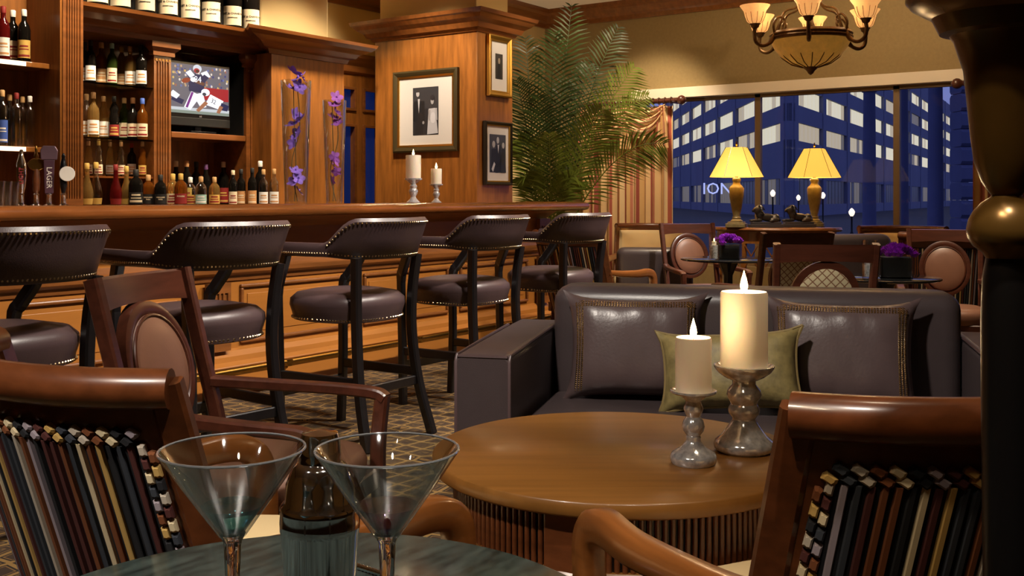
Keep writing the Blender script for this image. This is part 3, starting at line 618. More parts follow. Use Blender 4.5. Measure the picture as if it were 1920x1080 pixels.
# ================================================================ bar stool
def build_stool():
    r_ = empty('bar_stool')
    pl = cat([(-.268, .27, 0), (-.282, .1, 0), (-.28, -.03, 0), (-.255, -.15, 0), (-.19, -.245, 0), (-.1, -.29, 0), (0, -.305, 0), (.1, -.29, 0), (.19, -.245, 0), (.255, -.15, 0), (.28, -.03, 0), (.282, .1, 0), (.268, .27, 0)], 5)
    n = len(pl)
    def sec(i):
        p = pl[i]; t = (pl[min(i + 1, n - 1)] - pl[max(i - 1, 0)]).normalized(); nn = Vector((-t.y, t.x, 0)) * -1
        if nn.dot(p - Vector((0, .05, 0))) < 0: nn = -nn
        y = p.y; s = 0 if y > -.1 else min(1, (-.1 - y) / .14); s = s * s * (3 - 2 * s)
        zt = .94 + s * .115; zb = .865 + (1 - s) * .012; lean = .05 * s; th = .056 - .006 * s
        pts = []
        for (o_, z) in ((-th / 2, zb + .008), (-th * .3, zb), (th * .3, zb), (th / 2, zb + .008), (th / 2 + lean * .5, (zb + zt) / 2), (th / 2 + lean, zt - .016), (th * .28 + lean, zt), (-th * .28 + lean, zt), (-th / 2 + lean, zt - .016), (-th / 2 + lean * .5, (zb + zt) / 2)):
            pts.append(p + nn * o_ + Vector((0, 0, z)))
        return pts, nn, zt, zb, lean, th
    S = [sec(i) for i in range(n)]
    ia = 14; ib = n - 1 - ia
    MB().loft([S[i][0] for i in range(ia, ib + 1)]).build('backrest', LEATHER, r_, smooth=True)
    for rg in (range(0, ia + 1), range(ib, n)): MB().loft([S[i][0] for i in rg]).build('armrest', LEATHER, r_, smooth=True)
    nb = MB(); acc = 0
    L = [(pl[i + 1] - pl[i]).length for i in range(n - 1)]
    def along(f, step, i0, i1):
        d = 0; nxt = 0
        for i in range(i0, i1):
            while nxt < d + L[i]:
                t = (nxt - d) / L[i]; f(i, t); nxt += step
            d += L[i]
    def low(i, t): 
        a, b = S[i], S[i + 1]; p = pl[i].lerp(pl[i + 1], t); nn = a[1].lerp(b[1], t); th = a[5] + (b[5] - a[5]) * t
        dome(nb, p + nn * (th / 2 + .0005) + Vector((0, 0, a[3] + .016)), nn, .0058)
    def hi(i, t):
        a, b = S[i], S[i + 1]; p = pl[i].lerp(pl[i + 1], t); nn = a[1].lerp(b[1], t); ln = a[4] + (b[4] - a[4]) * t; th = a[5]; zt = a[2] + (b[2] - a[2]) * t
        dome(nb, p + nn * (th / 2 + ln + .0005) + Vector((0, 0, zt - .022)), nn, .0055)
    along(low, .014, 0, n - 1); along(hi, .014, ia, ib)
    # seat
    def ring(rx, ry, z, cy=0.0, k=2.6, m=36):
        o_ = []
        for j in range(m):
            a = 2 * math.pi * j / m; c_, s_ = math.cos(a), math.sin(a); o_.append((rx * math.copysign(abs(c_) ** (2 / k), c_), cy + ry * math.copysign(abs(s_) ** (2 / k), s_), z))
        return o_
    MB().loft([ring(.225, .225, .565), ring(.24, .24, .57), ring(.245, .245, .6), ring(.258, .256, .64), ring(.255, .253, .668), ring(.225, .225, .695), ring(.16, .16, .708), ring(.07, .07, .712)]).build('seat', LEATHER, r_, smooth=True)
    rr = ring(.246, .246, .58, m=100)
    for p in rr: dome(nb, p, (p[0], p[1], 0), .0058)
    nb.build('nailhead_trim', NAIL, r_, kind='stuff')
    for s in (-1, 1):
        MB().bar(cat([(s * .215, .24, 0), (s * .225, .235, .35), (s * .23, .24, .68), (s * .245, .215, .75), (s * .266, .17, .82), (s * .274, .14, .885)], 4), .042, [.042] * 9 + [.05] * 12, (1, 0, 0)).build('leg', W_BLACK, r_)
        MB().bar(cat([(s * .24, -.33, 0), (s * .215, -.265, .25), (s * .2, -.235, .5), (s * .205, -.235, .7), (s * .222, -.25, .875)], 4), .042, .045, (1, 0, 0)).build('leg', W_BLACK, r_)
        MB().bar([(s * .222, .235, .3), (s * .21, -.25, .3)], .025, .045, (1, 0, 0)).build('stretcher', W_BLACK, r_)
    MB().bar([(-.22, .236, .22), (.22, .236, .22)], .03, .05, (0, 1, 0)).build('stretcher', W_BLACK, r_)
    MB().bar([(-.21, -.256, .26), (.21, -.256, .26)], .025, .045, (0, 1, 0)).build('stretcher', W_BLACK, r_)
    return r_
st0 = build_stool()
stl = [(1.93, 3.55, 0, 'dark leather bar stool with nailhead trim in front of the beer taps'), (2.79, 3.55, 0, 'dark leather bar stool with nailhead trim behind the leather oval-back armchair'),
       (3.68, 3.55, 0, 'dark leather bar stool with nailhead trim in front of the orchid vases'), (4.6, 3.57, 0, 'dark leather bar stool with nailhead trim in front of the candles on the bar'), (5.57, 3.6, 0, 'dark leather bar stool with nailhead trim at the end of the bar by the palm')]
for i, (x, y, a, lb) in enumerate(stl):
    s_ = st0 if i == 0 else copy_tree(st0)
    s_.location = (x, y, 0); s_.rotation_euler = (0, 0, R(a + (4, -3, 2, 0, -2)[i])); tag(s_, lb, 'bar stool', 'bar stools along the bar')

# ================================================================ striped barrel armchair
SCOL = [mat('velvet_' + n_, c, .9) for n_, c in (('gold', (186, 150, 84)), ('rust', (112, 62, 30)), ('mauve', (150, 138, 146)), ('slate', (48, 52, 60)), ('cream', (204, 186, 150)), ('maroon', (76, 34, 30)), ('beige', (178, 166, 150)), ('black', (24, 24, 28)))]
def build_barrel():
    r_ = empty('barrel_armchair'); RR = .44; YCN = .12; TA = 48
    def S(th, z, off=0.):
        k = 1 + .08 * (z - .45)
        return Vector(((RR + off) * math.sin(th) * k, YCN - (RR + off) * math.cos(th) - .30 * (z - .45), z))
    T = [R(-TA + 2 * TA * i / 24) for i in range(25)]
    MB().loft([[S(t, .3, .0), S(t, .3, .02), S(t, .6, .02), S(t, .87, .02), S(t, .87, 0), S(t, .6, 0)] for t in T]).build('back_shell', W_RED, r_, smooth=True)
    rail = [S(R(-TA - 1 + 2 * (TA + 1) * i / 24), .872, .012) for i in range(25)]
    rg = []
    for i, p in enumerate(rail):
        t = T[min(i, 24)]; nn = Vector((math.sin(t), -math.cos(t), 0))
        rg.append([p + nn * x + Vector((0, 0, z)) for x, z in [(.032 * math.cos(a) + .006, .03 * math.sin(a)) for a in [2 * math.pi * j / 14 for j in range(14)]]])
    MB().loft(rg).build('top_rail', W_RED, r_, smooth=True)
    NS = 40; t0, t1 = R(-40), R(40); wz = [.26 + (.785 - .26) * i / 8 for i in range(9)]
    MB().loft([[S(R(-41 + 82 * i / 20), .25, .021), S(R(-41 + 82 * i / 20), .25, .024), S(R(-41 + 82 * i / 20), .52, .024), S(R(-41 + 82 * i / 20), .79, .024), S(R(-41 + 82 * i / 20), .79, .021)] for i in range(21)]).build('back_panel', SCOL[7], r_)
    for i in range(NS):
        a = t0 + (t1 - t0) * (i + .16) / NS; b = t0 + (t1 - t0) * (i + .84) / NS
        MB().loft([[S(a, z, .023), S(a * .8 + b * .2, z, .030), S(a * .2 + b * .8, z, .030), S(b, z, .023)] for z in wz]).build('stripe', SCOL[i * 3 % 8 if i % 2 else (i * 5 + 2) % 7], r_, smooth=True)
    bd = None; k = 0
    def bead(p, tang, nrm):
        nonlocal bd, k
        c_ = SCOL[(k * 3) % 8] ; 
        key = c_.name
        if key not in BEADS:
            m_ = MB(); m_.loft([[(x * s, y * s, z) for x, y in ((-.0095, -.006), (.0075, -.006), (.0105, .0), (.0095, .006), (-.0075, .006), (-.0105, 0))] for s, z in ((1, 0), (1, .006), (.6, .010))])
            o_ = m_.build('braid_bead', c_, r_); BEADS[key] = o_.data
        else: o_ = link('braid_bead', BEADS[key], r_)
        X = tang.normalized(); Z = nrm.normalized(); Y = Z.cross(X)
        mt = Matrix((X, Y, Z)).transposed().to_4x4(); mt.translation = p; o_.matrix_local = mt
    for rw in (0, 1):
        n1 = 30
        for i in range(n1):
            t = R(-41.5 + 83 * (i + .5 * rw) / n1); k = i + rw
            nn = Vector((math.sin(t), -math.cos(t), 0)); bead(S(t, .792 + .013 * rw, .022), (S(t + .01, .79) - S(t, .79)) + Vector((0, 0, -.003)), nn)
        for s in (-1, 1):
            n2 = 24
            for i in range(n2):
                z = .78 - .52 * (i + .5 * rw) / n2; t = R(s * (41.2 + 1.6 * rw)); k = i * 5 + rw + 2
                nn = Vector((math.sin(t), -math.cos(t), 0)); bead(S(t, z, .022), S(t, z - .02) - S(t, z), nn)
    MB().loft([[S(t * .96, .44, -.001), S(t * .96, .44, -.05), S(t * .96, .6, -.062), S(t * .96, .8, -.05), S(t * .96, .835, -.02), S(t * .96, .835, -.001)] for t in T]).build('inner_pad', CREAM, r_, smooth=True)
    sp = []
    for z, k2 in ((.31, .94), (.33, 1), (.4, 1.02), (.445, .97), (.458, .85), (.462, .5)):
        rg_ = []
        for j in range(28):
            a = 2 * math.pi * j / 28; c_, s_ = math.cos(a), math.sin(a)
            rg_.append((.295 * k2 * math.copysign(abs(c_) ** .6, c_), .02 + .27 * k2 * math.copysign(abs(s_) ** .6, s_), z))
        sp.append(rg_)
    MB().loft(sp).build('seat_cushion', CREAM, r_, smooth=True)
    fr_ = MB(); fr_.bar([(-.29, .285, .3), (.29, .285, .3)], .03, .07, (0, 1, 0)); fr_.bar([(-.3, .28, .3), (-.31, -.2, .3)], .03, .07, (1, 0, 0)); fr_.bar([(.3, .28, .3), (.31, -.2, .3)], .03, .07, (1, 0, 0)); fr_.build('seat_frame', W_RED, r_)
    for s in (-1, 1):
        e = [S(s * R(TA), z, .01) for z in (.3, .5, .7, .88)]
        MB().bar(cat([(e[0].x * .97, e[0].y - .06, 0), tuple(e[0]), tuple(e[1]), tuple(e[2]), tuple(e[3])], 4), .05, .032, [Vector((math.cos(R(TA)) * -s, -math.sin(R(TA)), 0))] * 17).build('leg', W_RED, r_, smooth=False)
        a0 = S(s * R(TA), .6, .01)
        MB().bar(cat([tuple(a0), (s * .345, -.1, .585), (s * .355, .08, .578), (s * .35, .19, .582), (s * .345, .25, .56), (s * .34, .272, .5), (s * .33, .272, .35)], 5), .046, [.04 + .02 * min(1, i_ / 14) for i_ in range(31)], (1, 0, 0)).build('armrest', W_HONEY, r_, smooth=True)
        MB().bar(cat([(s * .33, .272, .36), (s * .325, .275, .2), (s * .315, .29, 0)], 4), .04, .042, (1, 0, 0)).build('leg', W_RED, r_)
        MB().loft([[S(-s * R(43), z, .005) * 1 for z in (.3,)] * 1 + [S(-s * R(40), .3, .005), S(-s * R(40), 0.0, .0), S(-s * R(43), 0.0, 0)], [S(-s * R(43), .3, -.03), S(-s * R(40), .3, -.03), S(-s * R(40), 0, -.03), S(-s * R(43), 0, -.03)]]).build('rear_leg_block', W_RED, r_)
    return r_
BEADS = {}
bc0 = build_barrel()
def place(o, a, b, fa, fb, z=0):
    x, y = cv(a, b); o.location = (x, y, z); o.rotation_euler = (0, 0, heading(fa, fb)); return o
place(bc0, -.531, 1.979, .707, .707); tag(bc0, 'striped velvet barrel armchair with cherry wood rail beside the cocktail glasses', 'armchair', 'striped barrel armchairs')
def barrel(a, b, fa, fb, label, far=True):
    c = copy_tree(bc0, None, ('braid_bead',) if far else ()); place(c, a, b, fa, fb); tag(c, label, 'armchair', 'striped barrel armchairs'); return c
barrel(.559, 1.756, -.407, .914, 'striped velvet barrel armchair with wood rail beside the bronze torchere', False)
def cd(px, d): return (px - 960) / F * d, d
a, b = cd(1118, 8.0); barrel(a, b, .75, .66, 'striped barrel armchair behind the last bar stool')
a, b = cd(1214, 9.6); barrel(a, b, -.3, -.95, 'cream-fronted barrel armchair in front of the curtain')
a, b = cd(1692, 8.8); barrel(a, b, -.35, -.94, 'cream-fronted barrel armchair by the tall window beyond the round tables')
a, b = cd(1775, 7.75); barrel(a, b, .25, .97, 'striped barrel armchair behind the leather oval-back chair at the flower table')

# ================================================================ oval-back armchair
def build_oval():
    r_ = empty('oval_back_armchair')
    yb = lambda z: -.25 - .26 * max(0, z - .42)
    for s in (-1, 1):
        MB().bar(cat([(s * .2, -.30, 0), (s * .205, -.255, .25), (s * .21, yb(.45), .45), (s * .214, yb(.7), .7), (s * .219, yb(.94), .94)], 5), .042, .032, (0, 1, 0)).build('rear_post', W_DARK, r_)
        MB().bar(cat([(s * .214, yb(.6) + .01, .61), (s * .25, -.12, .6), (s * .27, .08, .592), (s * .265, .2, .585), (s * .262, .235, .57)], 5), .045, .03, (1, 0, 0)).build('armrest', W_DARK, r_)
        MB().bar(cat([(s * .262, .225, .58), (s * .255, .215, .45), (s * .245, .22, .3), (s * .235, .25, 0)], 5), .038, .04, (1, 0, 0)).build('front_leg', W_DARK, r_)
    rg = []
    for i in range(13):
        x = -.22 + .44 * i / 12; bow = .035 * (1 - (x / .238) ** 2)
        zt = .938; zb = .85 + .012 * (1 - (x / .238) ** 2)
        rg.append([(x, yb(zb) - bow - .012, zb), (x, yb(zb) - bow + .014, zb), (x, yb(zt) - bow + .014, zt - .004), (x, yb(zt) - bow - .012, zt)])
    MB().loft(rg).build('crest_rail', W_DARK, r_, smooth=True)
    zc, rx, rz = .685, .158, .178
    def O(a, k, off): x = rx * k * math.cos(a); z = zc + rz * k * math.sin(a); return Vector((x, yb(z) - .022 * (1 - (x / .238) ** 2) + off, z))
    n = 40
    MB().loft([[O(2 * math.pi * j / n, 1.0, -.016), O(2 * math.pi * j / n, 1.0, .014), O(2 * math.pi * j / n, .9, .02), O(2 * math.pi * j / n, .8, .014), O(2 * math.pi * j / n, .8, -.016)] for j in range(n)], loop=True).build('oval_frame', W_DARK, r_, smooth=True)
    MB().loft([[O(2 * math.pi * j / n, k, o_) for j in range(n)] for k, o_ in ((.81, -.0), (.8, .016), (.74, .023), (.5, .032), (.2, .036))]).build('front_pad', LEATHER_T, r_, smooth=True)
    MB().loft([[O(2 * math.pi * j / n, k, o_) for j in range(n)] for k, o_ in ((.81, -.004), (.8, -.016), (.7, -.022), (.4, -.028), (.15, -.03))]).build('rear_pad', PATT, r_, smooth=True)
    MB().tube([O(2 * math.pi * j / n, .79, .021) for j in range(n + 1)], .005, 6).build('piping', W_DARK, r_, smooth=True)
    sp = []
    for z, k2 in ((.37, .96), (.39, 1), (.43, 1.01), (.455, .96), (.468, .8), (.472, .4)):
        rg_ = []
        for j in range(28):
            a = 2 * math.pi * j / 28; c_, s_ = math.cos(a), math.sin(a); rg_.append((.24 * k2 * math.copysign(abs(c_) ** .6, c_), -.01 + .245 * k2 * math.copysign(abs(s_) ** .6, s_), z))
        sp.append(rg_)
    MB().loft(sp).build('seat', LEATHER_T, r_, smooth=True)
    fr_ = MB(); fr_.bar([(-.245, .21, .35), (.245, .21, .35)], .03, .06, (0, 1, 0)); fr_.bar([(-.21, -.25, .35), (.21, -.25, .35)], .03, .06, (0, 1, 0))
    for s in (-1, 1): fr_.bar([(s * .21, -.25, .35), (s * .245, .21, .35)], .03, .06, (1, 0, 0))
    fr_.build('seat_frame', W_DARK, r_); return r_
ov0 = build_oval()
place(ov0, -.65, 2.79, .975, -.22); tag(ov0, 'dark wood armchair with tan leather oval back in front of the bar stools', 'armchair', 'oval-back armchairs')
def oval(px, d, fa, fb, label):
    c = copy_tree(ov0); a, b = cd(px, d); place(c, a, b, fa, fb); tag(c, label, 'armchair', 'oval-back armchairs'); return c
oval(1322, 8.0, .2, -.98, 'oval-back armchair with leather pad facing out beside the small glass-topped table and console')
oval(1440, 6.55, -.22, .97, 'oval-back armchair with lattice fabric back in front of the console table')
oval(1520, 5.08, .1, .99, 'oval-back armchair with lattice fabric back right behind the leather sofa')
oval(1775, 6.5, -.35, -.93, 'oval-back armchair with brown leather pad beside the larger purple flower vase')

# ================================================================ sofa
def rbox(mb, x0, x1, y0, y1, z0, z1, r=.04, n=4):
    def rr(z, ins):
        o_ = []
        a0, a1, b0, b1 = x0 + ins, x1 - ins, y0 + ins, y1 - ins; q = max(.002, r - ins * .5)
        for cx, cy, s0 in ((a1 - q, b1 - q, 0), (a0 + q, b1 - q, 90), (a0 + q, b0 + q, 180), (a1 - q, b0 + q, 270)):
            for k in range(n + 1): a = R(s0 + 90 * k / n); o_.append((cx + q * math.cos(a), cy + q * math.sin(a), z))
        return o_
    rings = []
    for k in range(n + 1): a = R(90 * k / n); rings.append(rr(z0 + r * (1 - math.sin(a)), r * (1 - math.cos(a)) if False else r * (1 - math.sin(a))* .0 + r * (1 - math.cos(R(90 - 90 * k / n)) if False else 0)))
    rings = [rr(z0 + r - r * math.sin(R(90 - 90 * k / n)), r - r * math.cos(R(90 - 90 * k / n))) for k in range(n + 1)] + [rr(z1 - r + r * math.sin(R(90 * k / n)), r - r * math.cos(R(90 * k / n))) for k in range(n + 1)]
    return mb.loft(rings)
def pipe_rect(mb, pts, r=.005): return mb.tube(pts, r, 6)
sx, sy = cv(.87, 3.85)
sofa = tag(empty('leather_sofa', (sx, sy, 0), heading(-.24, -.97)), 'dark brown leather sofa with piped square arms behind the round wood table', 'sofa')
SW = .985
mb = MB(); rbox(mb, -SW + .2, SW - .2, -.475, -.22, .1, .79, .07, 5); mb.build('backrest', LEATHER_S, sofa, smooth=True)
for s in (-1, 1):
    x0, x1 = (-SW, -SW + .2) if s < 0 else (SW - .2, SW)
    rings = []
    prof = [(x0, .08), (x1, .08), (x1, .58), (x1 - .015, .6), (x0 + .015, .6), (x0, .58)]
    arm = MB()
    arm.loft([[(x, y, z + (.0 if z < .3 else dz)) for x, z in prof] for y, dz in ((.475, -.0), (.46, .005), (.1, .012), (-.3, .02), (-.47, .02))]); ao = arm.build('armrest', LEATHER_S, sofa, smooth=True, bev=.008)
    pm_ = MB()
    for x in (x0 + .004, x1 - .004): pm_.tube([(x, .474, .1), (x, .474, .58), (x, .46, .6), (x, .1, .61), (x, -.28, .618)], .006, 6)
    pm_.tube([(x0 + .01, .472, .597), (x1 - .01, .472, .597)], .006, 6); pm_.build('piping', LEATHER, ao, smooth=True)
mb = MB(); rbox(mb, -SW + .2, SW - .2, -.3, .44, .08, .22, .02); mb.build('base', LEATHER_S, sofa, smooth=True)
for s in (-1, 1):
    mb = MB(); rbox(mb, min(s * .002, s * (SW - .205)), max(s * .002, s * (SW - .205)), -.24, .46, .2, .365, .045, 4); mb.build('seat_cushion', LEATHER_S, sofa, smooth=True)
for s in (-1, 1):
    for y in (-.42, .42): MB().box(s * (SW - .1) - .03, s * (SW - .1) + .03, y - .03, y + .03, 0, .085).build('foot', W_BLACK, sofa)
# cushions
def pillow(name, m, w_, h_, dep, parent=None, ears=.035, n=18):
    mb = MB(); g = {}
    vs_ = []; fs = []
    for sd in (1, -1):
        for i in range(n + 1):
            for j in range(n + 1):
                u, v = -1 + 2 * i / n, -1 + 2 * j / n
                pu = 1 - (1 - abs(u) ** 5); prof_ = max(0, (1 - u ** 4)) ** .55 * max(0, (1 - v ** 4)) ** .55
                ins = .06 * (1 - v * v) * abs(u) ** 3; ins2 = .06 * (1 - u * u) * abs(v) ** 3
                ear = ears * (abs(u) * abs(v)) ** 8
                wr = .010 * math.sin(9 * u + 3 * v) * prof_ * (abs(v) ** 2) + .006 * math.sin(17 * u - 5 * v) * prof_ * abs(v)
                vs_.append(((u * (1 - ins)) * w_ / 2 + math.copysign(ear, u), sd * (dep / 2 * prof_ + wr * .6 + .003), (v * (1 - ins2)) * h_ / 2 + math.copysign(ear, v)))
    N = (n + 1) ** 2
    idx = lambda s, i, j: s * N + i * (n + 1) + j
    for s in (0, 1):
        for i in range(n):
            for j in range(n): fs.append((idx(s, i, j), idx(s, i + 1, j), idx(s, i + 1, j + 1), idx(s, i, j + 1)))
    for i in range(n):
        fs += [(idx(0, i, 0), idx(0, i + 1, 0), idx(1, i + 1, 0), idx(1, i, 0)), (idx(0, i, n), idx(0, i + 1, n), idx(1, i + 1, n), idx(1, i, n)), (idx(0, 0, i), idx(0, 0, i + 1), idx(1, 0, i + 1), idx(1, 0, i)), (idx(0, n, i), idx(0, n, i + 1), idx(1, n, i + 1), idx(1, n, i))]
    mb.add(vs_, fs); o_ = mb.build(name, m, parent, smooth=True); return o_
SATIN = mat('brown_satin_leather', (74, 60, 60), .33, bump=.15, bscale=90, var=.12, vscale=6)
def stud_cushion(lx, ly, lz, rz, rx, label):
    w_, h_, dep = .52, .39, .15
    o_ = pillow('studded_cushion', SATIN, w_, h_, dep, ears=.028); st = MB()
    def surf(u, v):
        pr = max(0, 1 - u ** 4) ** .55 * max(0, 1 - v ** 4) ** .55
        ins = .06 * (1 - v * v) * abs(u) ** 3; ins2 = .06 * (1 - u * u) * abs(v) ** 3
        wr = .010 * math.sin(9 * u + 3 * v) * pr * (abs(v) ** 2) + .006 * math.sin(17 * u - 5 * v) * pr * abs(v)
        return Vector(((u * (1 - ins)) * w_ / 2, dep / 2 * pr + wr * .6 + .003, (v * (1 - ins2)) * h_ / 2))
    for q in (.80, .845, .89):
        for i in range(46):
            u = -.9 + 1.8 * i / 45
            for (uu, vv) in ((u, q), (q, u), (-q, u)):
                dome(st, surf(uu, vv) - Vector((0, .0005, 0)), (uu * .6, 1, vv * .6), .0048)
    st.build('stud_trim', NAIL, o_, kind='stuff')
    x, y = cv(.87, 3.85); hd = heading(-.24, -.97); p = Matrix.Rotation(hd, 3, 'Z') @ Vector((lx, ly, lz)); o_.location = Vector((x, y, 0)) + p
    o_.rotation_euler = (R(rx), 0, hd + R(rz)); tag(o_, label, 'cushion', 'studded cushions'); return o_
stud_cushion(.43, -.122, .564, 6, 14, 'brown studded leather cushion at the sofa end near the bar stools')
stud_cushion(-.34, -.122, .564, -4, 14, 'brown studded leather cushion on the sofa behind the tall candle')
gp = pillow('brocade_cushion', GOLIVE, .50, .28, .14, ears=.02)
x, y = cv(.87, 3.85); hd = heading(-.24, -.97); gp.location = Vector((x, y, 0)) + Matrix.Rotation(hd, 3, 'Z') @ Vector((.06, .055, .515)); gp.rotation_euler = (R(22), R(4), hd)
tag(gp, 'small gold-green brocade cushion between the studded cushions', 'cushion')
rim = [(u * .25 * (1 - .06 * (1 - v * v) * abs(u) ** 3) + math.copysign(.02 * abs(u * v) ** 8, u), 0, v * .14 * (1 - .06 * (1 - u * u) * abs(v) ** 3) + math.copysign(.02 * abs(u * v) ** 8, v)) for u, v in [(-1 + 2 * i / 14, 1) for i in range(14)] + [(1, 1 - 2 * i / 10) for i in range(10)] + [(1 - 2 * i / 14, -1) for i in range(14)] + [(-1, -1 + 2 * i / 10) for i in range(11)]]
MB().tube(rim, .006, 6).build('cord_piping', mat('cord', (110, 92, 52), .7), gp, smooth=True)

# ================================================================ round wooden table
tx, ty = cv(.239, 2.35)
tb = tag(empty('round_wood_table', (tx, ty, 0), heading(0, 1)), 'round honey-brown wooden table with ribbed skirt in front of the sofa', 'table')
TZ, TR = .58, .418
MB().lathe([(TR - .03, TZ - .034), (TR - .004, TZ - .032), (TR, TZ - .027), (TR, TZ - .004), (TR - .004, TZ)], n=96).build('table_top', W_TABLE, tb, smooth=True)
MB().lathe([(TR - .055, TZ - .15), (TR - .055, TZ - .03)], n=64).build('skirt_core', W_BLACK, tb, smooth=True)
sl = None
NSL = 150
for i in range(NSL):
    a = 2 * math.pi * i / NSL
    if sl is None:
        q = MB().lathe([(.0058, 0), (.0058, .118)], n=8); sl_o = q.build('slat', W_RED, tb, smooth=True); sl = sl_o.data
    else: sl_o = link('slat', sl, tb)
    sl_o.location = ((TR - .052) * math.cos(a), (TR - .052) * math.sin(a), TZ - .15)
MB().lathe([(TR - .06, -.008), (TR - .042, -.008), (TR - .036, 0), (TR - .042, .008), (TR - .06, .008), (TR - .06, -.008)], (0, 0, TZ - .155), 80, False).build('skirt_ring', W_TABLE, tb, smooth=True)
for k in range(4):
    a = R(-112 + 90 * k); c_, s_ = math.cos(a), math.sin(a); u = Vector((c_, s_, 0)); v = Vector((-s_, c_, 0))
    MB().loft([[u * (TR - r1) + v * w1 + Vector((0, 0, z)) for r1, w1 in ((.04, -.04), (.04, .04), (.12, .04), (.12, -.04))] for z in (0, TZ - .034)]).build('leg', W_RED, tb, bev=.004)

# candle holders and candles
def holder(name, loc, prof, label, m=MERC):
    o_ = MB().lathe(prof, n=32).build(name, m, smooth=True, loc=loc); tag(o_, label, 'candle holder'); return o_
def candle(loc, r, h, label, energy=1.2, fl=1.):
    o_ = empty('pillar_candle', loc); tag(o_, label, 'candle')
    MB().lathe([(r * .96, 0), (r, .003), (r, h - .004), (r * .95, h), (r * .8, h - .004), (r * .3, h - .008), (.001, h - .008)], n=36).build('wax', WAX, o_, smooth=True)
    MB().tube([(0, 0, h - .009), (.001, 0, h + .006)], .0012, 6).build('wick', WICK, o_)
    f = fl; MB().lathe([(.0005, .0), (.006 * f, .006 * f), (.0078 * f, .014 * f), (.0055 * f, .026 * f), (.0025 * f, .036 * f), (.0004, .044 * f)], (0, 0, h - .003), 14).build('flame', FLAME, o_, smooth=True)
    point('candle_light', (loc[0], loc[1], loc[2] + h + .03), energy, .012); return o_
s1 = Vector((*cv(.389, 2.23), TZ)); s2 = Vector((*cv(.522, 2.34), TZ))
k = .16 / .155
holder('candle_holder', s1, [(.046, 0), (.049, .005), (.050, .014), (.047, .022), (.028, .034), (.017, .046), (.015, .052), (.0165, .056), (.0145, .06), (.022, .07), (.0245, .08), (.021, .092), (.0145, .1), (.019, .11), (.0215, .118), (.017, .128), (.016, .134), (.03, .146), (.046, .15), (.05, .153), (.0495, .157), (.043, .156), (.03, .152), (.001, .152)], 'smaller speckled mercury glass candle holder on the wood table')
candle(s1 + Vector((0, 0, .153)), .0385, .117, 'shorter ivory pillar candle on the smaller mercury glass holder')
holder('candle_holder', s2, [(.06, 0), (.066, .006), (.068, .014), (.064, .024), (.05, .036), (.034, .058), (.026, .07), (.0255, .074), (.034, .086), (.036, .094), (.029, .106), (.033, .114), (.039, .126), (.036, .138), (.026, .15), (.026, .158), (.044, .166), (.06, .178), (.067, .188), (.067, .193), (.062, .194), (.055, .189), (.001, .188)], 'larger mercury glass candle holder on the wood table')
candle(s2 + Vector((0, 0, .188)), .0525, .17, 'tall thick ivory pillar candle on the larger mercury glass holder', 1.6, 1.15)
# candles on the bar
for px, hh, rc, hc, lb in ((775, .19, .057, .175, 'taller'), (818, .15, .042, .12, 'shorter')):
    v = atY(px, 5.08, BT + .004); sc_ = hh / .19
    holder('candle_holder', v, [(.05 * sc_, 0), (.054 * sc_, .01 * sc_), (.03 * sc_, .03 * sc_), (.018 * sc_, .05 * sc_), (.03 * sc_, .075 * sc_), (.036 * sc_, .095 * sc_), (.024 * sc_, .115 * sc_), (.03 * sc_, .13 * sc_), (.02 * sc_, .145 * sc_), (.05 * sc_, .17 * sc_), (.066 * sc_, .178 * sc_), (.066 * sc_, .188 * sc_), (.058 * sc_, .19 * sc_), (.001, .186 * sc_)], '%s mercury glass candle holder standing on the bar' % lb)
    candle(v + Vector((0, 0, .187 * sc_)), rc, hc, '%s ivory pillar candle burning on the bar' % lb, .8, 1.1)

# ================================================================ marble cocktail table with glasses and shaker
mx, my = cv(-.21, .985); MZ = .73
mt_ = tag(empty('marble_table', (mx, my, 0)), 'round green marble cocktail table under the martini glasses', 'table')
MB().lathe([(.30, MZ - .028), (.32, MZ - .026), (.328, MZ - .016), (.326, MZ - .004), (.318, MZ)], n=96).build('table_top', MARBLE, mt_, smooth=True)
MB().lathe([(.2, 0), (.2, .015), (.06, .04), (.035, .1), (.03, .6), (.05, .69), (.12, .702)], n=24).build('pedestal', W_BLACK, mt_, smooth=True)
RIMG = mat('glass_rim', (215, 220, 226), .05, trans=.5, metal=.4)
def martini(px, d, mg, label):
    v = at(px, d, MZ); o_ = empty('martini_glass', v); tag(o_, label, 'martini glass')
    h = .208; zb = .134
    MB().lathe([(.0045, zb - .006), (.007, zb), (.02, zb + .0185), (.04, zb + .046), (.0595, h), (.0605, h + .0008), (.061, h - .0006), (.042, zb + .045), (.022, zb + .0165), (.011, zb + .001)], n=48, cap=False).build('bowl', THIN, None, smooth=True).parent = o_
    rm_ = MB().tube([(.0602 * math.cos(q_), .0602 * math.sin(q_), h) for q_ in [2 * math.pi * j / 48 for j in range(49)]], .0011, 6).build('rim', RIMG, None, smooth=True); rm_.parent = o_
    b0 = MB().lathe([(.001, zb + .004), (.009, zb + .005), (.0195, zb + .0182), (.026, zb + .027), (.001, zb + .0275)], n=32).build('tinted_bowl_base', mg, None, smooth=True); b0.parent = o_
    s0 = MB().lathe([(.036, 0), (.036, .0015), (.02, .004), (.006, .009), (.0042, .02), (.0042, .07), (.0055, .09), (.0075, zb - .004), (.011, zb + .003)], n=28).build('stem', GLASS, None, smooth=True); s0.parent = o_
    return o_
martini(436, .876, THIN_B, 'martini glass with a blue tinted base on the marble table')
martini(726, .876, THIN_P, 'martini glass with a violet tinted base on the marble table')
v = at(600, .985, MZ)
shk = tag(empty('cocktail_shaker', v), 'polished steel cocktail shaker between the martini glasses', 'cocktail shaker')
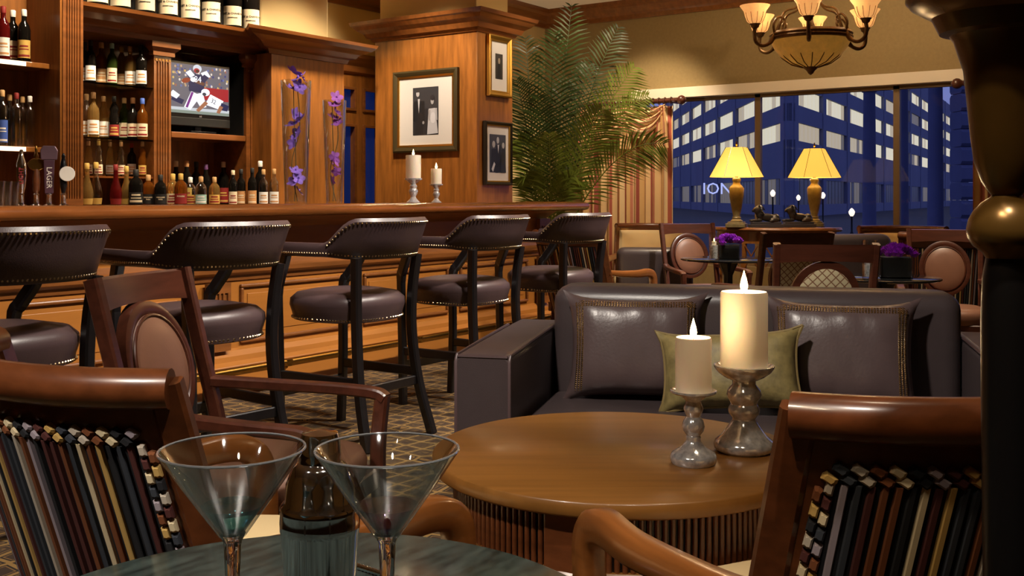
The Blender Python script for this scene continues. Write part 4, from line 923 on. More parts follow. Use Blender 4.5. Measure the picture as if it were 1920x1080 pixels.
MB().lathe([(.028, 0), (.030, .003), (.0345, .07), (.037, .105), (.0375, .107), (.0375, .112), (.001, .112)], n=40).build('cup', SILVER, shk, smooth=True)
MB().lathe([(.0375, .11), (.0378, .114), (.0372, .124), (.038, .127), (.0365, .13), (.033, .134), (.032, .15), (.026, .165), (.021, .17), (.001, .17)], n=40).build('strainer_top', SILVER, shk, smooth=True)
MB().lathe([(.0195, .168), (.0205, .171), (.0195, .174), (.0205, .178), (.0195, .182), (.019, .19), (.017, .197), (.001, .2)], n=32).build('lid', SILVER, shk, smooth=True)
v1 = at(668, 1.175, MZ + .0035); v2 = at(745, 1.135, MZ + .0035)
sp_ = tag(MB().tube([v1.lerp(v2, i / 24) for i in range(25)], [.0028 if i % 2 else .004 for i in range(25)], 8).build('twisted_cocktail_pick', SILVER, smooth=True), 'beaded silver cocktail pick lying on the marble table', 'cocktail pick')

# ================================================================ bronze torchere
v = at(1887, 1.0, 0); u_ = 1 / F
tprof = [(.13, 0), (.135, .012), (.12, .03), (.05, .05), (.03, .08), (.024, .12), (.021, .3)]
for y, hw in ((1080, 41), (760, 44), (600, 45), (520, 42), (484, 36), (474, 42), (462, 58), (446, 68), (430, 70), (412, 66), (396, 58), (380, 44), (370, 29), (366, 26), (356, 34), (340, 44), (300, 57), (250, 63), (200, 68), (130, 75), (75, 92), (38, 117), (22, 145), (8, 168), (-4, 178), (-14, 178), (-10, 150)):
    tprof.append((hw * u_, EYE + (HZ - y) * u_))
to = tag(empty('bronze_torchere', v), 'dark bronze turned torchere with flaring bowl beside the striped chair', 'torchere')
kk = 7 + 4
MB().lathe(tprof[:kk + 1], n=40).build('stem', BLACK if False else mat('blackened_bronze', (26, 24, 24), .3, metal=.5), to, smooth=True)
MB().lathe(tprof[kk:kk + 11], n=48).build('ball_knop', BRONZE, to, smooth=True)
MB().lathe(tprof[kk + 10:] + [(.06, EYE + (HZ - 60) * u_), (.001, EYE + (HZ - 90) * u_)], n=48).build('flared_bowl', BRONZE, to, smooth=True)

# ================================================================ orchids in tall vases on the bar
def bloom(parent, p, s, m, k):
    mb = MB(); rnd = random.Random(k)
    q = Matrix.Rotation(rnd.uniform(0, 6.28), 3, 'Z') @ Matrix.Rotation(R(55) + rnd.uniform(-.5, .5), 3, 'X')
    for i in range(5):
        a = 2 * math.pi * i / 5; wv = .62 if i % 2 else .8
        rings = []
        for t in (0.06, .35, .7, .95, 1.05):
            wd = s * wv * math.sin(min(1, t * .93) * math.pi * .93) * .55 + .001; up = s * .25 * t * t - s * .1 * t
            rings.append([q @ Vector((math.cos(a) * s * t - math.sin(a) * wd * e, math.sin(a) * s * t + math.cos(a) * wd * e, up - abs(e) * s * .06)) for e in (-1, -.5, 0, .5, 1)])
        mb.loft(rings, closed=False)
    mb.loft([[q @ Vector((r_ * math.cos(t), r_ * math.sin(t), z)) for t in [i * math.pi / 3 for i in range(6)]] for r_, z in ((s * .12, 0), (s * .16, s * .14), (s * .05, s * .3))])
    o_ = mb.build('bloom', m, parent, smooth=True, loc=p); return o_
def orchid_vase(px, H, r0, r1, blooms, m, lb):
    v = atY(px, 5.0, BT + .003); 
    g = MB().lathe([(r0 * .98, 0), (r0, .004), (r1, H), (r1 - .004, H), (r0 - .004, .02), (.001, .02)], n=32, cap=False)
    g.add([(r0 * .98 * math.cos(2 * math.pi * j / 32), r0 * .98 * math.sin(2 * math.pi * j / 32), 0) for j in range(32)], [tuple(range(32))])
    go = g.build('tall_glass_vase', THIN, smooth=True, loc=v); tag(go, '%s tapered clear glass vase standing on the bar' % lb, 'vase')
    o_ = empty('orchid_stem', v + Vector((0, 0, .022))); tag(o_, '%s orchid spray inside the %s glass vase' % ('blue-violet' if m is PURPLE else 'magenta-violet', lb), 'orchid')
    for k_, off in enumerate((-.012, .012)):
        pts = cat([(off, 0, 0), (off * -1.5, .02, H * .3), (off * 2, -.01, H * .6), (off, .01, H * (1.0 if k_ else .92))], 6); MB().tube(pts, .003, 6).build('stem', STEM, o_, smooth=True)
    for i, (dx, z, s) in enumerate(blooms):
        dy = random.uniform(-.02, .02); rz_ = lambda h_: r0 + (r1 - r0) * max(0, min(1, h_ / H)); s = min(s, .56 * rz_(z)); lim = max(0, rz_(z + .02 - s) - .008 - 1.12 * s); q_ = min(1, lim / max(1e-4, math.hypot(dx, dy)))
        x, y = cv(dx * q_, dy * q_); bloom(o_, (x, y, z), s, m, i + px)
orchid_vase(555, .80, .072, .098, [(-.01, .84, .06), (.02, .80, .06), (-.02, .73, .07), (.03, .74, .055), (.0, .56, .07), (-.04, .50, .065), (.045, .53, .07), (.0, .44, .05), (-.04, .38, .06), (.0, .2, .06), (.05, .15, .065), (-.03, .13, .06), (.02, .07, .055), (.04, .8, .04)], PURPLE, 'taller')
orchid_vase(627, .70, .055, .08, [(.02, .7, .05), (.0, .65, .055), (.03, .6, .06), (-.01, .57, .05), (.02, .53, .055), (.0, .3, .06), (.03, .27, .055), (-.03, .25, .055), (.02, .2, .05), (-.02, .14, .05)], PURPLE2, 'shorter')

# ================================================================ palm
pb = at(1022, 10.0, 0)
palm = tag(empty('potted_palm', pb), 'tall potted areca palm with arching fronds in the room corner', 'palm')
MB().lathe([(.16, 0), (.2, .02), (.23, .36), (.25, .38), (.25, .41), (.22, .41), (.21, .38), (.001, .37)], n=28).build('planter', mat('planter_glaze', (60, 44, 30), .4), palm, smooth=True)
def frond(px_, py_, dd, bend, L0, m, seed, wid=1.):
    rnd = random.Random(seed)
    tip = at(px_, 10.0 + dd, EYE + (HZ - py_) * (10 + dd) / F) - pb
    base = Vector((rnd.uniform(-.05, .05), rnd.uniform(-.05, .05), .38))
    mid = base.lerp(tip, .5) + Vector((0, 0, bend)); pts = []
    for i in range(25): t = i / 24; pts.append(base * (1 - t) ** 2 + mid * 2 * t * (1 - t) + tip * t * t)
    mb = MB(); mb.tube(pts, [.011 * (1 - .8 * i / 24) for i in range(25)], 5)
    n = 34
    for i in range(n):
        t = .30 + .7 * (i + .5) / n; f = t * 24; k_ = min(23, int(f)); p = pts[k_].lerp(pts[k_ + 1], f - k_); tg = (pts[k_ + 1] - pts[k_]).normalized()
        tocam = Vector((-CA, -SA, 0)); sd = tg.cross(tocam).normalized(); 
        ll = L0 * wid * (math.sin(math.pi * min(1, .12 + (t - .3) / .7 * .86)) ** .6) * rnd.uniform(.9, 1.08)
        for s in (-1, 1):
            dr = (sd * s * .8 + tg * .75 + tocam * rnd.uniform(-.15, .3)).normalized()
            w_ = .009; nn = dr.cross(tg).normalized(); wv = dr.cross(nn).normalized()
            drop = Vector((0, 0, -1)) * ll * .3
            a_ = p; b_ = p + dr * ll * .5 + drop * .3; c_ = p + dr * ll + drop
            mb.add([a_ - wv * w_ * .4, a_ + wv * w_ * .4, b_ + wv * w_ + nn * .003, b_ - wv * w_ + nn * .003, c_], [(0, 1, 2, 3), (3, 2, 4)])
    mb.build('frond', m, palm)
fr_list = [(1072, 8, 0, .2, .36, PALM1), (985, 70, .2, .35, .36, PALM1), (1160, 50, .1, .55, .34, PALM1), (1190, 125, -.2, .5, .38, PALM2), (1245, 270, -.4, .75, .36, PALM2), (1040, 60, -.3, .3, .42, PALM1), (968, 150, -.1, .5, .36, PALM1),
           (1105, 120, .2, .35, .4, PALM1), (1215, 180, .1, .7, .32, PALM2), (972, 260, -.2, .6, .32, PALM2), (1130, 205, -.4, .45, .42, PALM2), (1060, 150, .3, .2, .4, PALM1), (1010, 180, -.4, .25, .4, PALM1), (985, 330, -.3, .5, .3, PALM2), (1080, 330, -.4, .5, .3, PALM2), (1030, 250, -.5, .2, .36, PALM2)]
for i, a in enumerate(fr_list): frond(*a, i)

# ================================================================ curtains and rod
def curtain(y0, y1, label, X=10.2, zt=2.14, cp=9.):
    mb = MB(); n = 150; top = []; rings = []
    for z, am in ((.02, .055), (.7, .05), (1.5, .045), (zt, .035)):
        rg_ = []
        for i in range(n + 1):
            t = i / n; y = y0 + (y1 - y0) * t; ph = t * (y1 - y0) * 2 * math.pi * cp
            rg_.append((X + am * math.sin(ph) + .02 * math.sin(ph * .37 + 1), y + .012 * math.sin(ph * 2), z))
        rings.append(rg_)
    mb.loft(rings, closed=False); o_ = mb.build('curtain', CURT, smooth=True)
    at_ = o_.data.attributes.new('u', 'FLOAT', 'POINT'); at_.data.foreach_set('value', [(i % (n + 1)) / n * (y1 - y0) * 7.3 for i in range(4 * (n + 1))])
    md = o_.modifiers.new('thick', 'SOLIDIFY'); md.thickness = .004
    tag(o_, label, 'curtain'); return o_
cu1 = curtain(5.03, 6.15, 'striped pinch-pleat curtain beside the palm')
curtain(.9, 1.98, 'striped pinch-pleat curtain behind the bronze torchere')
def swag(y0, y1, drop, parent):
    mb = MB(); n = 24; m_ = 22; vs_ = []
    for j in range(m_ + 1):
        v_ = j / m_
        for i in range(n + 1):
            t = i / n; sag = (1 - (2 * t - 1) ** 2) * drop * (.25 + .75 * v_)
            fold = .018 * math.sin(v_ * 6 * math.pi)
            vs_.append((10.08 - .05 * (1 - (2 * t - 1) ** 2) - fold, y0 + (y1 - y0) * t, 2.15 - sag - v_ * .06))
    mb.add(vs_, [(j * (n + 1) + i, j * (n + 1) + i + 1, (j + 1) * (n + 1) + i + 1, (j + 1) * (n + 1) + i) for j in range(m_) for i in range(n)])
    o_ = mb.build('swag', CURT, parent, smooth=True)
    at_ = o_.data.attributes.new('u', 'FLOAT', 'POINT'); at_.data.foreach_set('value', [(k_ // (n + 1)) / m_ * 2.6 + (k_ % (n + 1)) / n * 1.2 for k_ in range(len(vs_))])
    md = o_.modifiers.new('thick', 'SOLIDIFY'); md.thickness = .004
swag(5.05, 5.6, .3, cu1); swag(5.45, 6.1, .3, cu1)
for y in (5.08, 5.53, 6.05):
    mb = MB(); mb.loft([[(10.06 + .02 * math.sin(k_ * 2.2), y + (-.06 + .12 * k_ / 8) * s, z) for k_ in range(9)] for z, s in ((2.14, .5), (1.95, .9), (1.68, 1.3))], closed=False); o_ = mb.build('jabot', CURT, cu1, smooth=True)
    at_ = o_.data.attributes.new('u', 'FLOAT', 'POINT'); at_.data.foreach_set('value', [(k_ % 9) / 9 * 1.6 for k_ in range(27)])
rod = tag(empty('curtain_rod', (10.12, 5.55, 2.19)), 'turned wooden curtain rod with rings and ball finial above the palm-side curtain', 'curtain rod')
MB().tube([(0, -.6, 0), (0, .6, 0)], .022, 12).build('pole', W_DARK, rod, smooth=True)
MB().lathe([(.02, 0), (.028, .01), (.02, .02), (.045, .05), (.05, .075), (.04, .1), (.012, .12)], n=18).build('finial', W_DARK, rod, smooth=True).matrix_local = Matrix.Translation((0, -.6, 0)) @ Matrix.Rotation(R(90), 4, 'X')
rgm = None
for i in range(16):
    y = -.55 + 1.1 * i / 15
    if rgm is None:
        o_ = MB().loft([[((.034 + .006 * math.cos(b_)) * math.cos(a_), .006 * math.sin(b_), (.034 + .006 * math.cos(b_)) * math.sin(a_)) for b_ in [k_ * math.pi / 3 for k_ in range(6)]] for a_ in [j * math.pi / 8 for j in range(16)]], loop=True).build('ring', W_DARK, rod, smooth=True); rgm = o_.data
    else: o_ = link('ring', rgm, rod)
    o_.location = (0, y, 0)
for y in (-.5, .5): MB().box(0, .28, y - .015, y + .015, -.015, .015).build('bracket', W_DARK, rod)
rod2 = tag(empty('curtain_rod', (10.12, 1.5, 2.19)), 'turned wooden curtain rod with ball finial behind the bronze torchere', 'curtain rod')
MB().tube([(0, -.65, 0), (0, .55, 0)], .022, 12).build('pole', W_DARK, rod2, smooth=True)
MB().lathe([(.02, 0), (.028, .01), (.02, .02), (.045, .05), (.05, .075), (.04, .1), (.012, .12)], n=18).build('finial', W_DARK, rod2, smooth=True).matrix_local = Matrix.Translation((0, .55, 0)) @ Matrix.Rotation(R(-90), 4, 'X')
for y in (-.5, .4): MB().box(0, .28, y - .015, y + .015, -.015, .015).build('bracket', W_DARK, rod2)

# ================================================================ chandelier
chp = at(1520, 8.07, 0); cz = 2.10
ch = tag(empty('chandelier', (chp.x, chp.y, cz)), 'bronze chandelier with six amber glass bell shades and an amber bowl', 'chandelier')
MB().lathe([(.001, .055), (.06, .06), (.15, .09), (.22, .14), (.27, .2), (.295, .25), (.3, .275), (.285, .275), (.2, .15), (.05, .08), (.001, .075)], n=48).build('amber_bowl', AMBER_B, ch, smooth=True)
MB().lathe([(.292, .262), (.312, .268), (.318, .285), (.308, .295), (.316, .31), (.3, .33), (.27, .335), (.26, .3)], n=48, cap=False).build('rim_band', BRONZE_L, ch, smooth=True)
MB().lathe([(.004, 0), (.02, .012), (.03, .03), (.045, .045), (.06, .062), (.02, .07)], n=18).build('bottom_finial', BRONZE_L, ch, smooth=True)
for i in range(16):
    a = 2 * math.pi * i / 16; pts = [(r_ * math.cos(a), r_ * math.sin(a), z - .002) for r_, z in ((.06, .06), (.15, .088), (.215, .135), (.225, .15))]
    MB().tube(pts, .004, 5).build('bowl_rib', BRONZE_L, ch)
MB().lathe([(.03, .3), (.04, .36), (.02, .42), (.018, .62), (.035, .66), (.03, .72), (.012, .76), (.012, CEIL - cz - .03), (.06, CEIL - cz - .02), (.065, CEIL - cz)], n=18).build('stem', BRONZE_L, ch, smooth=True)
for i in range(6):
    a = R(12 + 60 * i); ux, uy = cv(math.cos(a), math.sin(a)); u = Vector((ux, uy, 0)); P = lambda r_, z: tuple(u * r_ + Vector((0, 0, z)))
    MB().tube(cat([P(.3, .3), P(.34, .24), P(.4, .215), P(.455, .24), P(.47, .3), P(.465, .345)], 5), [.018] * 6 + [.015] * 20, 8).tube(cat([P(.3, .3), P(.31, .38), P(.27, .44), P(.22, .42), P(.235, .37)], 4), .010, 6).lathe([(.012, 0), (.03, .015), (.034, .03), (.045, .04)], P(.465, .34), 12).build('arm', BRONZE_L, ch, smooth=True)
    MB().tube(cat([P(.27, .34), P(.22, .48), P(.12, .52), P(.03, .62)], 5), .009, 6).build('scroll', BRONZE_L, ch, smooth=True)
    s_ = MB().lathe([(.035, 0), (.06, .02), (.075, .06), (.085, .1), (.11, .135), (.115, .142), (.11, .142), (.08, .1), (.068, .06), (.05, .022), (.001, .01)], P(.465, .378), 24).build('glass_shade', AMBER, ch, smooth=True)
    rb = MB()
    for j in range(10):
        b_ = 2 * math.pi * j / 10; c0 = Vector(P(.465, .378)); rb.tube([c0 + Vector((r_ * math.cos(b_), r_ * math.sin(b_), z)) for r_, z in ((.04, .004), (.062, .021), (.077, .06), (.082, .085))], .002, 4)
    rb.build('shade_ribs', BRONZE_L, s_)
    q = u * .465; point('chandelier_bulb', (chp.x + q.x, chp.y + q.y, cz + .56), 8, .04)
# ================================================================ console table, lamps and lions
co = at(1455, 9.3, 0); hd = heading(-.35, -.94)
cz_ = .885
con = tag(empty('console_table', co, hd), 'wooden demilune console table with fretwork front under the two lamps', 'console table')
def halfring(r1, r2, z, n=24): return [(r1 * math.cos(math.pi * i / n), .0 + r2 * math.sin(math.pi * i / n), z) for i in range(n + 1)]
MB().loft([halfring(.56, .36, cz_ - .035), halfring(.57, .37, cz_ - .02), halfring(.56, .36, cz_)]).build('top', W_BACKX, con, bev=.003)
MB().loft([halfring(.52, .32, cz_ - .14), halfring(.52, .32, cz_ - .034)]).build('apron', W_BACK, con)
for i in range(9):
    a = math.pi * (i + .5) / 9; x, y = .523 * math.cos(a), .323 * math.sin(a); tn = Vector((-.52 * math.sin(a), .32 * math.cos(a), 0)).normalized()
    f = MB(); p = Vector((x, y, cz_ - .25)); hw = .055
    for q in (-1, 1): f.bar([p - tn * hw * q - Vector((0, 0, .09)), p + tn * hw * q + Vector((0, 0, .09))], .008, .012, tuple(Vector((x, y, 0)).normalized()))
    f.build('fretwork', GOLD if False else W_BACKX, con)
for a in (8, 60, 120, 172): x, y = .5 * math.cos(R(a)), .3 * math.sin(R(a)); MB().lathe([(.014, 0), (.02, .1), (.028, .5), (.03, cz_ - .14)], (x, y, 0), 12).build('leg', W_BACK, con, smooth=True)
MB().loft([halfring(.44, .25, .16), halfring(.44, .25, .185)]).build('lower_shelf', W_BACK, con)
def lamp(px, d, label):
    v = at(px, d, cz_); r_ = empty('table_lamp', v, hd); tag(r_, label, 'lamp', None)
    MB().box(-.085, .085, -.085, .085, 0, .035).box(-.07, .07, -.07, .07, .035, .05).build('plinth', CERAM, r_, bev=.004)
    MB().lathe([(.05, .05), (.055, .058), (.035, .075), (.04, .085), (.03, .1), (.045, .17), (.062, .28), (.066, .345), (.05, .365), (.034, .38), (.03, .4), (.038, .41), (.036, .43), (.015, .44), (.01, .5)], n=24).build('body', CERAM, r_, smooth=True)
    n = 6
    def hexr(r_0, z): return [(r_0 * math.cos(R(60 * i + 12)), r_0 * math.sin(R(60 * i + 12)), z) for i in range(n)]
    sh_ = MB().loft([hexr(.235, .445), hexr(.092, .705)], cap=False).build('shade', SHADE, r_)
    md = sh_.modifiers.new('thick', 'SOLIDIFY'); md.thickness = .003
    rb = MB()
    for i in range(n): rb.tube([(.237 * math.cos(R(60 * i + 12)), .237 * math.sin(R(60 * i + 12)), .443), (.094 * math.cos(R(60 * i + 12)), .094 * math.sin(R(60 * i + 12)), .707)], .0025, 4)
    rb.build('shade_seam', W_BLACK, sh_)
    MB().lathe([(.006, .5), (.006, .72), (.01, .73), (.004, .76)], n=8).box(-.092, .092, -.002, .002, .70, .704).build('finial', BRASS, r_)
    point('lamp_bulb', (v.x, v.y, cz_ + .56), 5, .035, (1, .72, .38)); return r_
lamp(1381, 9.18, 'table lamp with pleated yellow shade beside the lion facing the curtain side of the console')
lamp(1527, 9.42, 'table lamp with yellow shade at the console end near the dark portico columns')
LION = mat('dark_bronze_lion', (58, 54, 52), .35, metal=.5, var=.3, vscale=40)
PLINTH = mat('grey_slate_plinth', (62, 60, 64), .4)
def lion(px, d, label, sgn=1):
    v = at(px, d, cz_); r_ = empty('lion_statue', v, heading(0, 1)); r_.scale = (.88, .88, 1.0); tag(r_, label, 'statue')
    MB().box(-.165, .165, -.06, .06, 0, .03).build('plinth', PLINTH, r_, bev=.003); MB().box(-.145, .145, -.05, .05, .03, .05).build('plinth_step', PLINTH, r_, bev=.003)
    me = bpy.data.meshes.new('b'); bm = bmesh.new()
    def blob(c, s, rot=0):
        mt = Matrix.Translation(c) @ Matrix.Rotation(rot, 4, 'Y') @ Matrix.Diagonal((*s, 1)); bmesh.ops.create_icosphere(bm, subdivisions=3, radius=1, matrix=mt)
    blob((.02, 0, .088), (.095, .036, .036), .12); blob((.095, 0, .082), (.045, .042, .04)); blob((-.055, 0, .11), (.042, .036, .05), -.3)
    blob((-.075, 0, .15), (.042, .036, .045)); blob((-.105, 0, .155), (.026, .022, .024)); blob((-.125, 0, .147), (.016, .016, .014))
    blob((-.07, .02, .19), (.01, .008, .012)); blob((-.07, -.02, .19), (.01, .008, .012))
    for s in (-1, 1):
        blob((-.095, s * .028, .062), (.055, .013, .013)); blob((-.145, s * .028, .06), (.016, .015, .011)); blob((.085, s * .04, .066), (.045, .014, .02)); blob((.05, s * .045, .058), (.03, .013, .01))
    bm.to_mesh(me); bm.free(); b_ = link('b', me)
    rm = b_.modifiers.new('r', 'REMESH'); rm.mode = 'VOXEL'; rm.voxel_size = .006
    m2 = bpy.data.meshes.new_from_object(b_.evaluated_get(bpy.context.evaluated_depsgraph_get())); bpy.data.objects.remove(b_)
    m2.materials.clear(); m2.materials.append(LION); m2.polygons.foreach_set('use_smooth', [True] * len(m2.polygons)); link('lion_body', m2, r_)
    mn = MB(); rnd = random.Random(5)
    for i in range(70):
        a, b_ = rnd.uniform(.5, 5.8), rnd.uniform(-1.2, 1.3); c_ = Vector((-.068, 0, .148)); dv = Vector((math.cos(b_) * abs(math.sin(a / 2)) * .5 + .1, math.cos(b_) * math.sin(a), math.sin(b_))).normalized()
        p = c_ + Vector((dv.x * .042, dv.y * .036, dv.z * .046)); mn.tube([p, p + dv * .008 + Vector((.004, 0, -.006)), p + dv * .009 + Vector((.012, 0, -.018))], [.007, .006, .001], 5)
    mn.build('mane', LION, r_, smooth=True, kind='stuff')
    MB().tube(cat([(.13, 0, .085), (.15, .03, .06), (.12, .052, .056), (.07, .055, .056)], 4), .006, 6).build('tail', LION, r_, smooth=True); return r_
lion(1436, 9.12, 'dark bronze reclining lion on slate plinth beside the lamp with pleated shade'); lion(1497, 9.22, 'dark bronze reclining lion on slate plinth between the other lion and the window-side lamp')

# ================================================================ small round tables with flowers
def small_table(px, d, r_, label):
    v = at(px, d, 0); t = tag(empty('glass_topped_table', v), label, 'table')
    MB().lathe([(r_ - .01, .705), (r_, .71), (r_, .717), (r_ - .006, .72)], n=48).build('top', mat('black_glass_top', (20, 22, 24), .08), t, smooth=True)
    MB().lathe([(.19, 0), (.2, .012), (.06, .04), (.035, .1), (.032, .6), (.07, .69), (.16, .705)], n=24).build('pedestal', BLACK, t, smooth=True); return v
def flowers(px, d, z, w_, h_, label, vl):
    v = at(px, d, z); rz = heading(.3, .95)
    sq = lambda a_, z_: [(-a_, -a_, z_), (a_, -a_, z_), (a_, a_, z_), (-a_, a_, z_)]
    vs0 = tag(MB().loft([sq(w_, 0), sq(w_, h_), sq(w_ - .004, h_), sq(w_ - .004, .006)]).build('glass_cube_vase', THIN, loc=v), vl, 'vase'); vs0.rotation_euler = (0, 0, rz)
    f = tag(empty('flower_bunch', v + Vector((0, 0, .006)), rz), label, 'flowers')
    MB().box(-w_ * .88, w_ * .88, -w_ * .88, w_ * .88, 0, h_ * .85).build('wrapped_stems', mat('dark_leaf_wrap', (26, 26, 24), .5), f)
    rnd = random.Random(px); mb = MB()
    for i in range(26):
        a = rnd.uniform(0, 6.28); q = math.sqrt(rnd.random()); cx, cy = q * w_ * 1.12 * math.cos(a), q * w_ * 1.12 * math.sin(a); cz0 = h_ + w_ * .55 * (1 - q * q)
        fl_ = MB(); rr = w_ * .34
        for L_ in range(3):
            pts0 = []; pts1 = []
            for j in range(14):
                b_ = 2 * math.pi * j / 14; k_ = rr * (1 - .28 * L_) * (1 + .14 * (-1) ** j); pts0.append((cx + k_ * .35 * math.cos(b_), cy + k_ * .35 * math.sin(b_), cz0 - rr * .6)); pts1.append((cx + k_ * math.cos(b_), cy + k_ * math.sin(b_), cz0 + rr * (.1 + .24 * L_) + .004 * (-1) ** j))
            fl_.loft([pts0, pts1], cap=False)
        fl_.build('bloom', CARN, f)
def tealight(px, d, z, r_, h_, label):
    v = at(px, d, z); g = MB().lathe([(r_, 0), (r_, h_), (r_ - .003, h_), (r_ - .003, .012), (.001, .012)], n=24, cap=False)
    o_ = tag(g.build('glass_cylinder', THIN, smooth=True, loc=v), label, 'candle glass')
    MB().lathe([(r_ * .7, .013), (r_ * .7, h_ * .55), (.001, h_ * .55)], n=16).build('crystal_filling', mat('crystal_beads', (210, 215, 220), .1, var=.6, vscale=90, bump=.6, bscale=120, spec=.8), o_, smooth=True)
    MB().lathe([(r_ * .45, h_ * .55), (r_ * .45, h_ * .68), (.001, h_ * .68)], n=14).build('tealight', WAX, o_); MB().lathe([(.001, 0), (.004, .006), (.003, .014), (.0005, .022)], (0, 0, h_ * .68), 8).build('flame', FLAME, o_)
small_table(1365, 7.32, .33, 'small round black glass-topped table in front of the console'); flowers(1366, 7.25, .72, .085, .11, 'purple carnation bunch on the small table in front of the console', 'clear cube vase holding carnations on the table in front of the console')
tealight(1339, 7.09, .72, .035, .19, 'clear candle cylinder beside the flowers in front of the console')
small_table(1655, 5.62, .3, 'small round black glass-topped table behind the sofa end'); flowers(1679, 5.6, .72, .085, .12, 'purple carnation bunch on the small table behind the sofa', 'clear cube vase holding carnations on the table behind the sofa')
tealight(1631, 5.5, .72, .04, .205, 'clear candle cylinder beside the flowers behind the sofa')

# leather club chairs in the lounge
def club(px, d, fa, fb, label, w_=.8, hb=.78):
    a, b = cd(px, d); x, y = cv(a, b); r_ = tag(empty('club_chair', (x, y, 0), heading(fa, fb)), label, 'club chair')
    h = w_ / 2
    mb = MB(); rbox(mb, -h + .0, h - .0, -.36, -.16, .08, hb, .06, 5); mb.build('backrest', LEATHER_S, r_, smooth=True)
    for s in (-1, 1):
        mb = MB(); rbox(mb, min(s * h, s * (h - .16)), max(s * h, s * (h - .16)), -.18, .36, .08, .6, .03, 3); ao = mb.build('armrest', LEATHER_S, r_, smooth=True)
        MB().tube([(s * (h + .001), .05, .09), (s * (h + .001), .05, .59)], .004, 5).build('seam', LEATHER, ao)
    mb = MB(); rbox(mb, -h + .16, h - .16, -.18, .35, .1, .44, .05, 4); mb.build('seat_cushion', LEATHER_S, r_, smooth=True)
    for sx_ in (-1, 1):
        for y_ in (-.3, .3): MB().box(sx_ * (h - .08) - .025, sx_ * (h - .08) + .025, y_ - .025, y_ + .025, 0, .085).build('foot', W_BLACK, r_)
club(1225, 8.78, .1, .99, 'square leather club chair between the curtain and the oval-back chair', .62, .74)
club(1556, 7.9, -.25, .97, 'rounded leather club chair in front of the console lamps', .62, .88)

# ================================================================ outside: street, office building, portico, lamps
struct(MB().box(XW + .3, 330, -160, 260, -.9, -.8).build('ground_street', STREET))
Cc = Vector((*cv((1480 - 960) / F * 100, 100), 0))
def cdir(a, b): x, y = cv(a, b); return Vector((x, y, 0)).normalized()
ob_ = tag(empty('office_building', (Cc.x, Cc.y, -.8)), 'blue-grey office building across the street with lit ribbon windows', 'building')
dL = cdir(.041, 1); dR = cdir(.535, 1)
def fbox(mb, dr, nr, s0, s1, n0, n1, z0, z1):
    pts = [dr * s + nr * n_ for s, n_ in ((s0, n0), (s1, n0), (s1, n1), (s0, n1))]
    return mb.loft([[p + Vector((0, 0, z + .8)) for p in pts] for z in (z0, z1)])
nL = Vector((dL.y, -dL.x, 0)); nR = Vector((-dR.y, dR.x, 0))
if nL.dot(dR) > 0: nL = -nL
if nR.dot(dL) > 0: nR = -nR
FL = [(.4, 3.0), (6.7, 8.5), (10.2, 12.0), (13.7, 15.5), (17.2, 19.0)]
MB().loft([[p + Vector((0, 0, z)) for p in (Vector((0, 0, 0)) - (nL + nR) * .3, dR * 203 - nR * .6, dR * 203 + dL * 60, dL * 115 - nL * .6)] for z in (0, 22)]).build('core', mat('building_core', (50, 54, 76), .9), ob_)
rnd = random.Random(11)
for dr, nr, LL in ((dL, nL, 112), (dR, nR, 200)):
    zc = -.8
    for i, (z0, z1) in enumerate(FL):
        q = MB(); fbox(q, dr, nr, -.2, LL, -.6, .3, zc, z0); q.build('spandrel', STONE_B, ob_); zc = z1
    q = MB(); fbox(q, dr, nr, -.2, LL, -.6, .3, zc, 21.8); q.build('spandrel', STONE_B, ob_)
    bay = 14.0; s = -.2
    while s < LL:
        q = MB(); fbox(q, dr, nr, s, s + (2.4 if s < 0 else 1.6), -.5, .4, -.8, 21.8); q.build('pier', STONE_B, ob_); s += bay
    for i, (z0, z1) in enumerate(FL):
        s = 2.3
        while s < LL - 2:
            run = rnd.random(); base = 0 if (i in (2,) or run > .35) else (1 if run > .15 else 2)
            if i in (1, 2) and s < 50: base = 0 if (i == 2 or run > .5) else 1
            if i == 0: base = 2 if run > .4 else 3
            for k_ in range(6):
                a0 = s + k_ * 1.85; lv = min(3, max(0, base + rnd.choice((0, 0, 0, 1))))
                q = MB(); fbox(q, dr, nr, a0 + .15, a0 + 1.70, -.6, .06, z0, z1); q.build('window_pane', LIT[lv], ob_)
            s += bay
text_mesh('ION', 2.1, mat('sign_white_lit', (200, 200, 220), .5, emit=(190, 200, 255), estr=.9), 'lettering', ob_, dL * 34 + nL * 1.6 + Vector((0, 0, 3.0)), (R(90), 0, R(-55)), .05)
po = at(1680, 42, -.8); pt = tag(empty('stone_portico', po), 'dark stone portico with tall round columns across the street', 'portico')
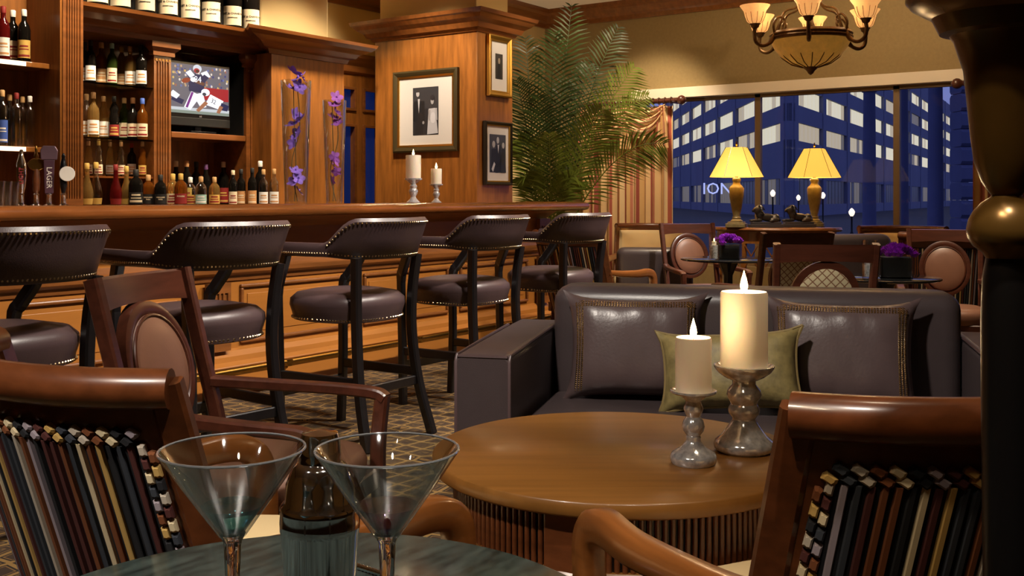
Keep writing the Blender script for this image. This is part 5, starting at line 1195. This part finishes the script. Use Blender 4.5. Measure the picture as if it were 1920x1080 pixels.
for px, d, rr in ((1630, 44, .27), (1692, 41, .23), (1754, 38, .27)):
    v = at(px, d, -.8) - po; c_ = MB().lathe([(rr * 1.5, 0), (rr * 1.5, .3), (rr * 1.15, .5), (rr * 1.06, .7), (rr * 1.0, 3), (rr * .9, 6.4), (rr * 1.0, 6.5)], (v.x, v.y, 0), 20).build('column_shaft', STONE_D, pt, smooth=True)
    cp = MB(); 
    for j in range(12):
        a = 2 * math.pi * j / 12; p = Vector((v.x, v.y, 0)); dd = Vector((math.cos(a), math.sin(a), 0))
        cp.bar([p + dd * rr * .95 + Vector((0, 0, 6.4)), p + dd * rr * 1.2 + Vector((0, 0, 6.75)), p + dd * rr * 1.9 + Vector((0, 0, 6.95)), p + dd * rr * 1.9 + Vector((0, 0, 6.8))], .22, .06, tuple(Vector((-dd.y, dd.x, 0))))
    cp.lathe([(rr, 6.4), (rr * 1.2, 6.9), (rr * 2, 7.05), (rr * 2, 7.2)], (v.x, v.y, 0), 16); cp.build('capital', STONE_D, pt)
e0 = at(1610, 45, 0) - Vector((po.x, po.y, 0)); e1 = at(1790, 36, 0) - Vector((po.x, po.y, 0))
MB().bar([e0 + Vector((0, 0, 8.0)), e1 + Vector((0, 0, 8.0))], 1.2, 1.7, None).build('entablature', STONE_D, pt)
w0 = at(1792, 36.5, 0) - Vector((po.x, po.y, 0)); w1 = at(1990, 36.5, 0) - Vector((po.x, po.y, 0))
nrm = (w1 - w0).normalized(); 
for r_i in range(14):
    q = MB(); off = .0 if r_i % 2 else .35
    MB().bar([w0 + nrm * 0 + Vector((0, 0, .3 + r_i * .62)), w1 + Vector((0, 0, .3 + r_i * .62))], 1.0, .6, None).build('stone_course', STONE_D, pt)
for i, (px, d, py) in enumerate(((1449, 58, 364), (1543, 62, 368), (1597, 50, 400), (1497, 70, 372))):
    z = EYE + (HZ - py) * d / F; v = at(px, d, -.8); hgt = z + .8
    l_ = tag(empty('street_lamp', v), 'street lamp with a glowing globe outside the window', 'street lamp', 'street lamps outside')
    MB().lathe([(.12, 0), (.1, .2), (.05, .3), (.04, hgt - .2), (.08, hgt - .15)], n=10).build('post', BLACKM, l_, smooth=True)
    MB().lathe([(.06, hgt - .14), (.13, hgt - .03), (.15, hgt + .08), (.08, hgt + .2), (.02, hgt + .25)], n=14).build('globe', mat('lamp_globe', (255, 240, 220), .5, emit=(255, 226, 190), estr=1.6), l_, smooth=True)

uc = tag(MB().lathe([(.07, 0), (.075, .005), (.075, .17), (.068, .175), (.062, .16), (.062, .02), (.001, .02)], n=20, cap=False).build('uplight_can', BLACKM, smooth=True, loc=(9.0, 6.3, 0)), 'black floor uplight behind the palm', 'uplight')
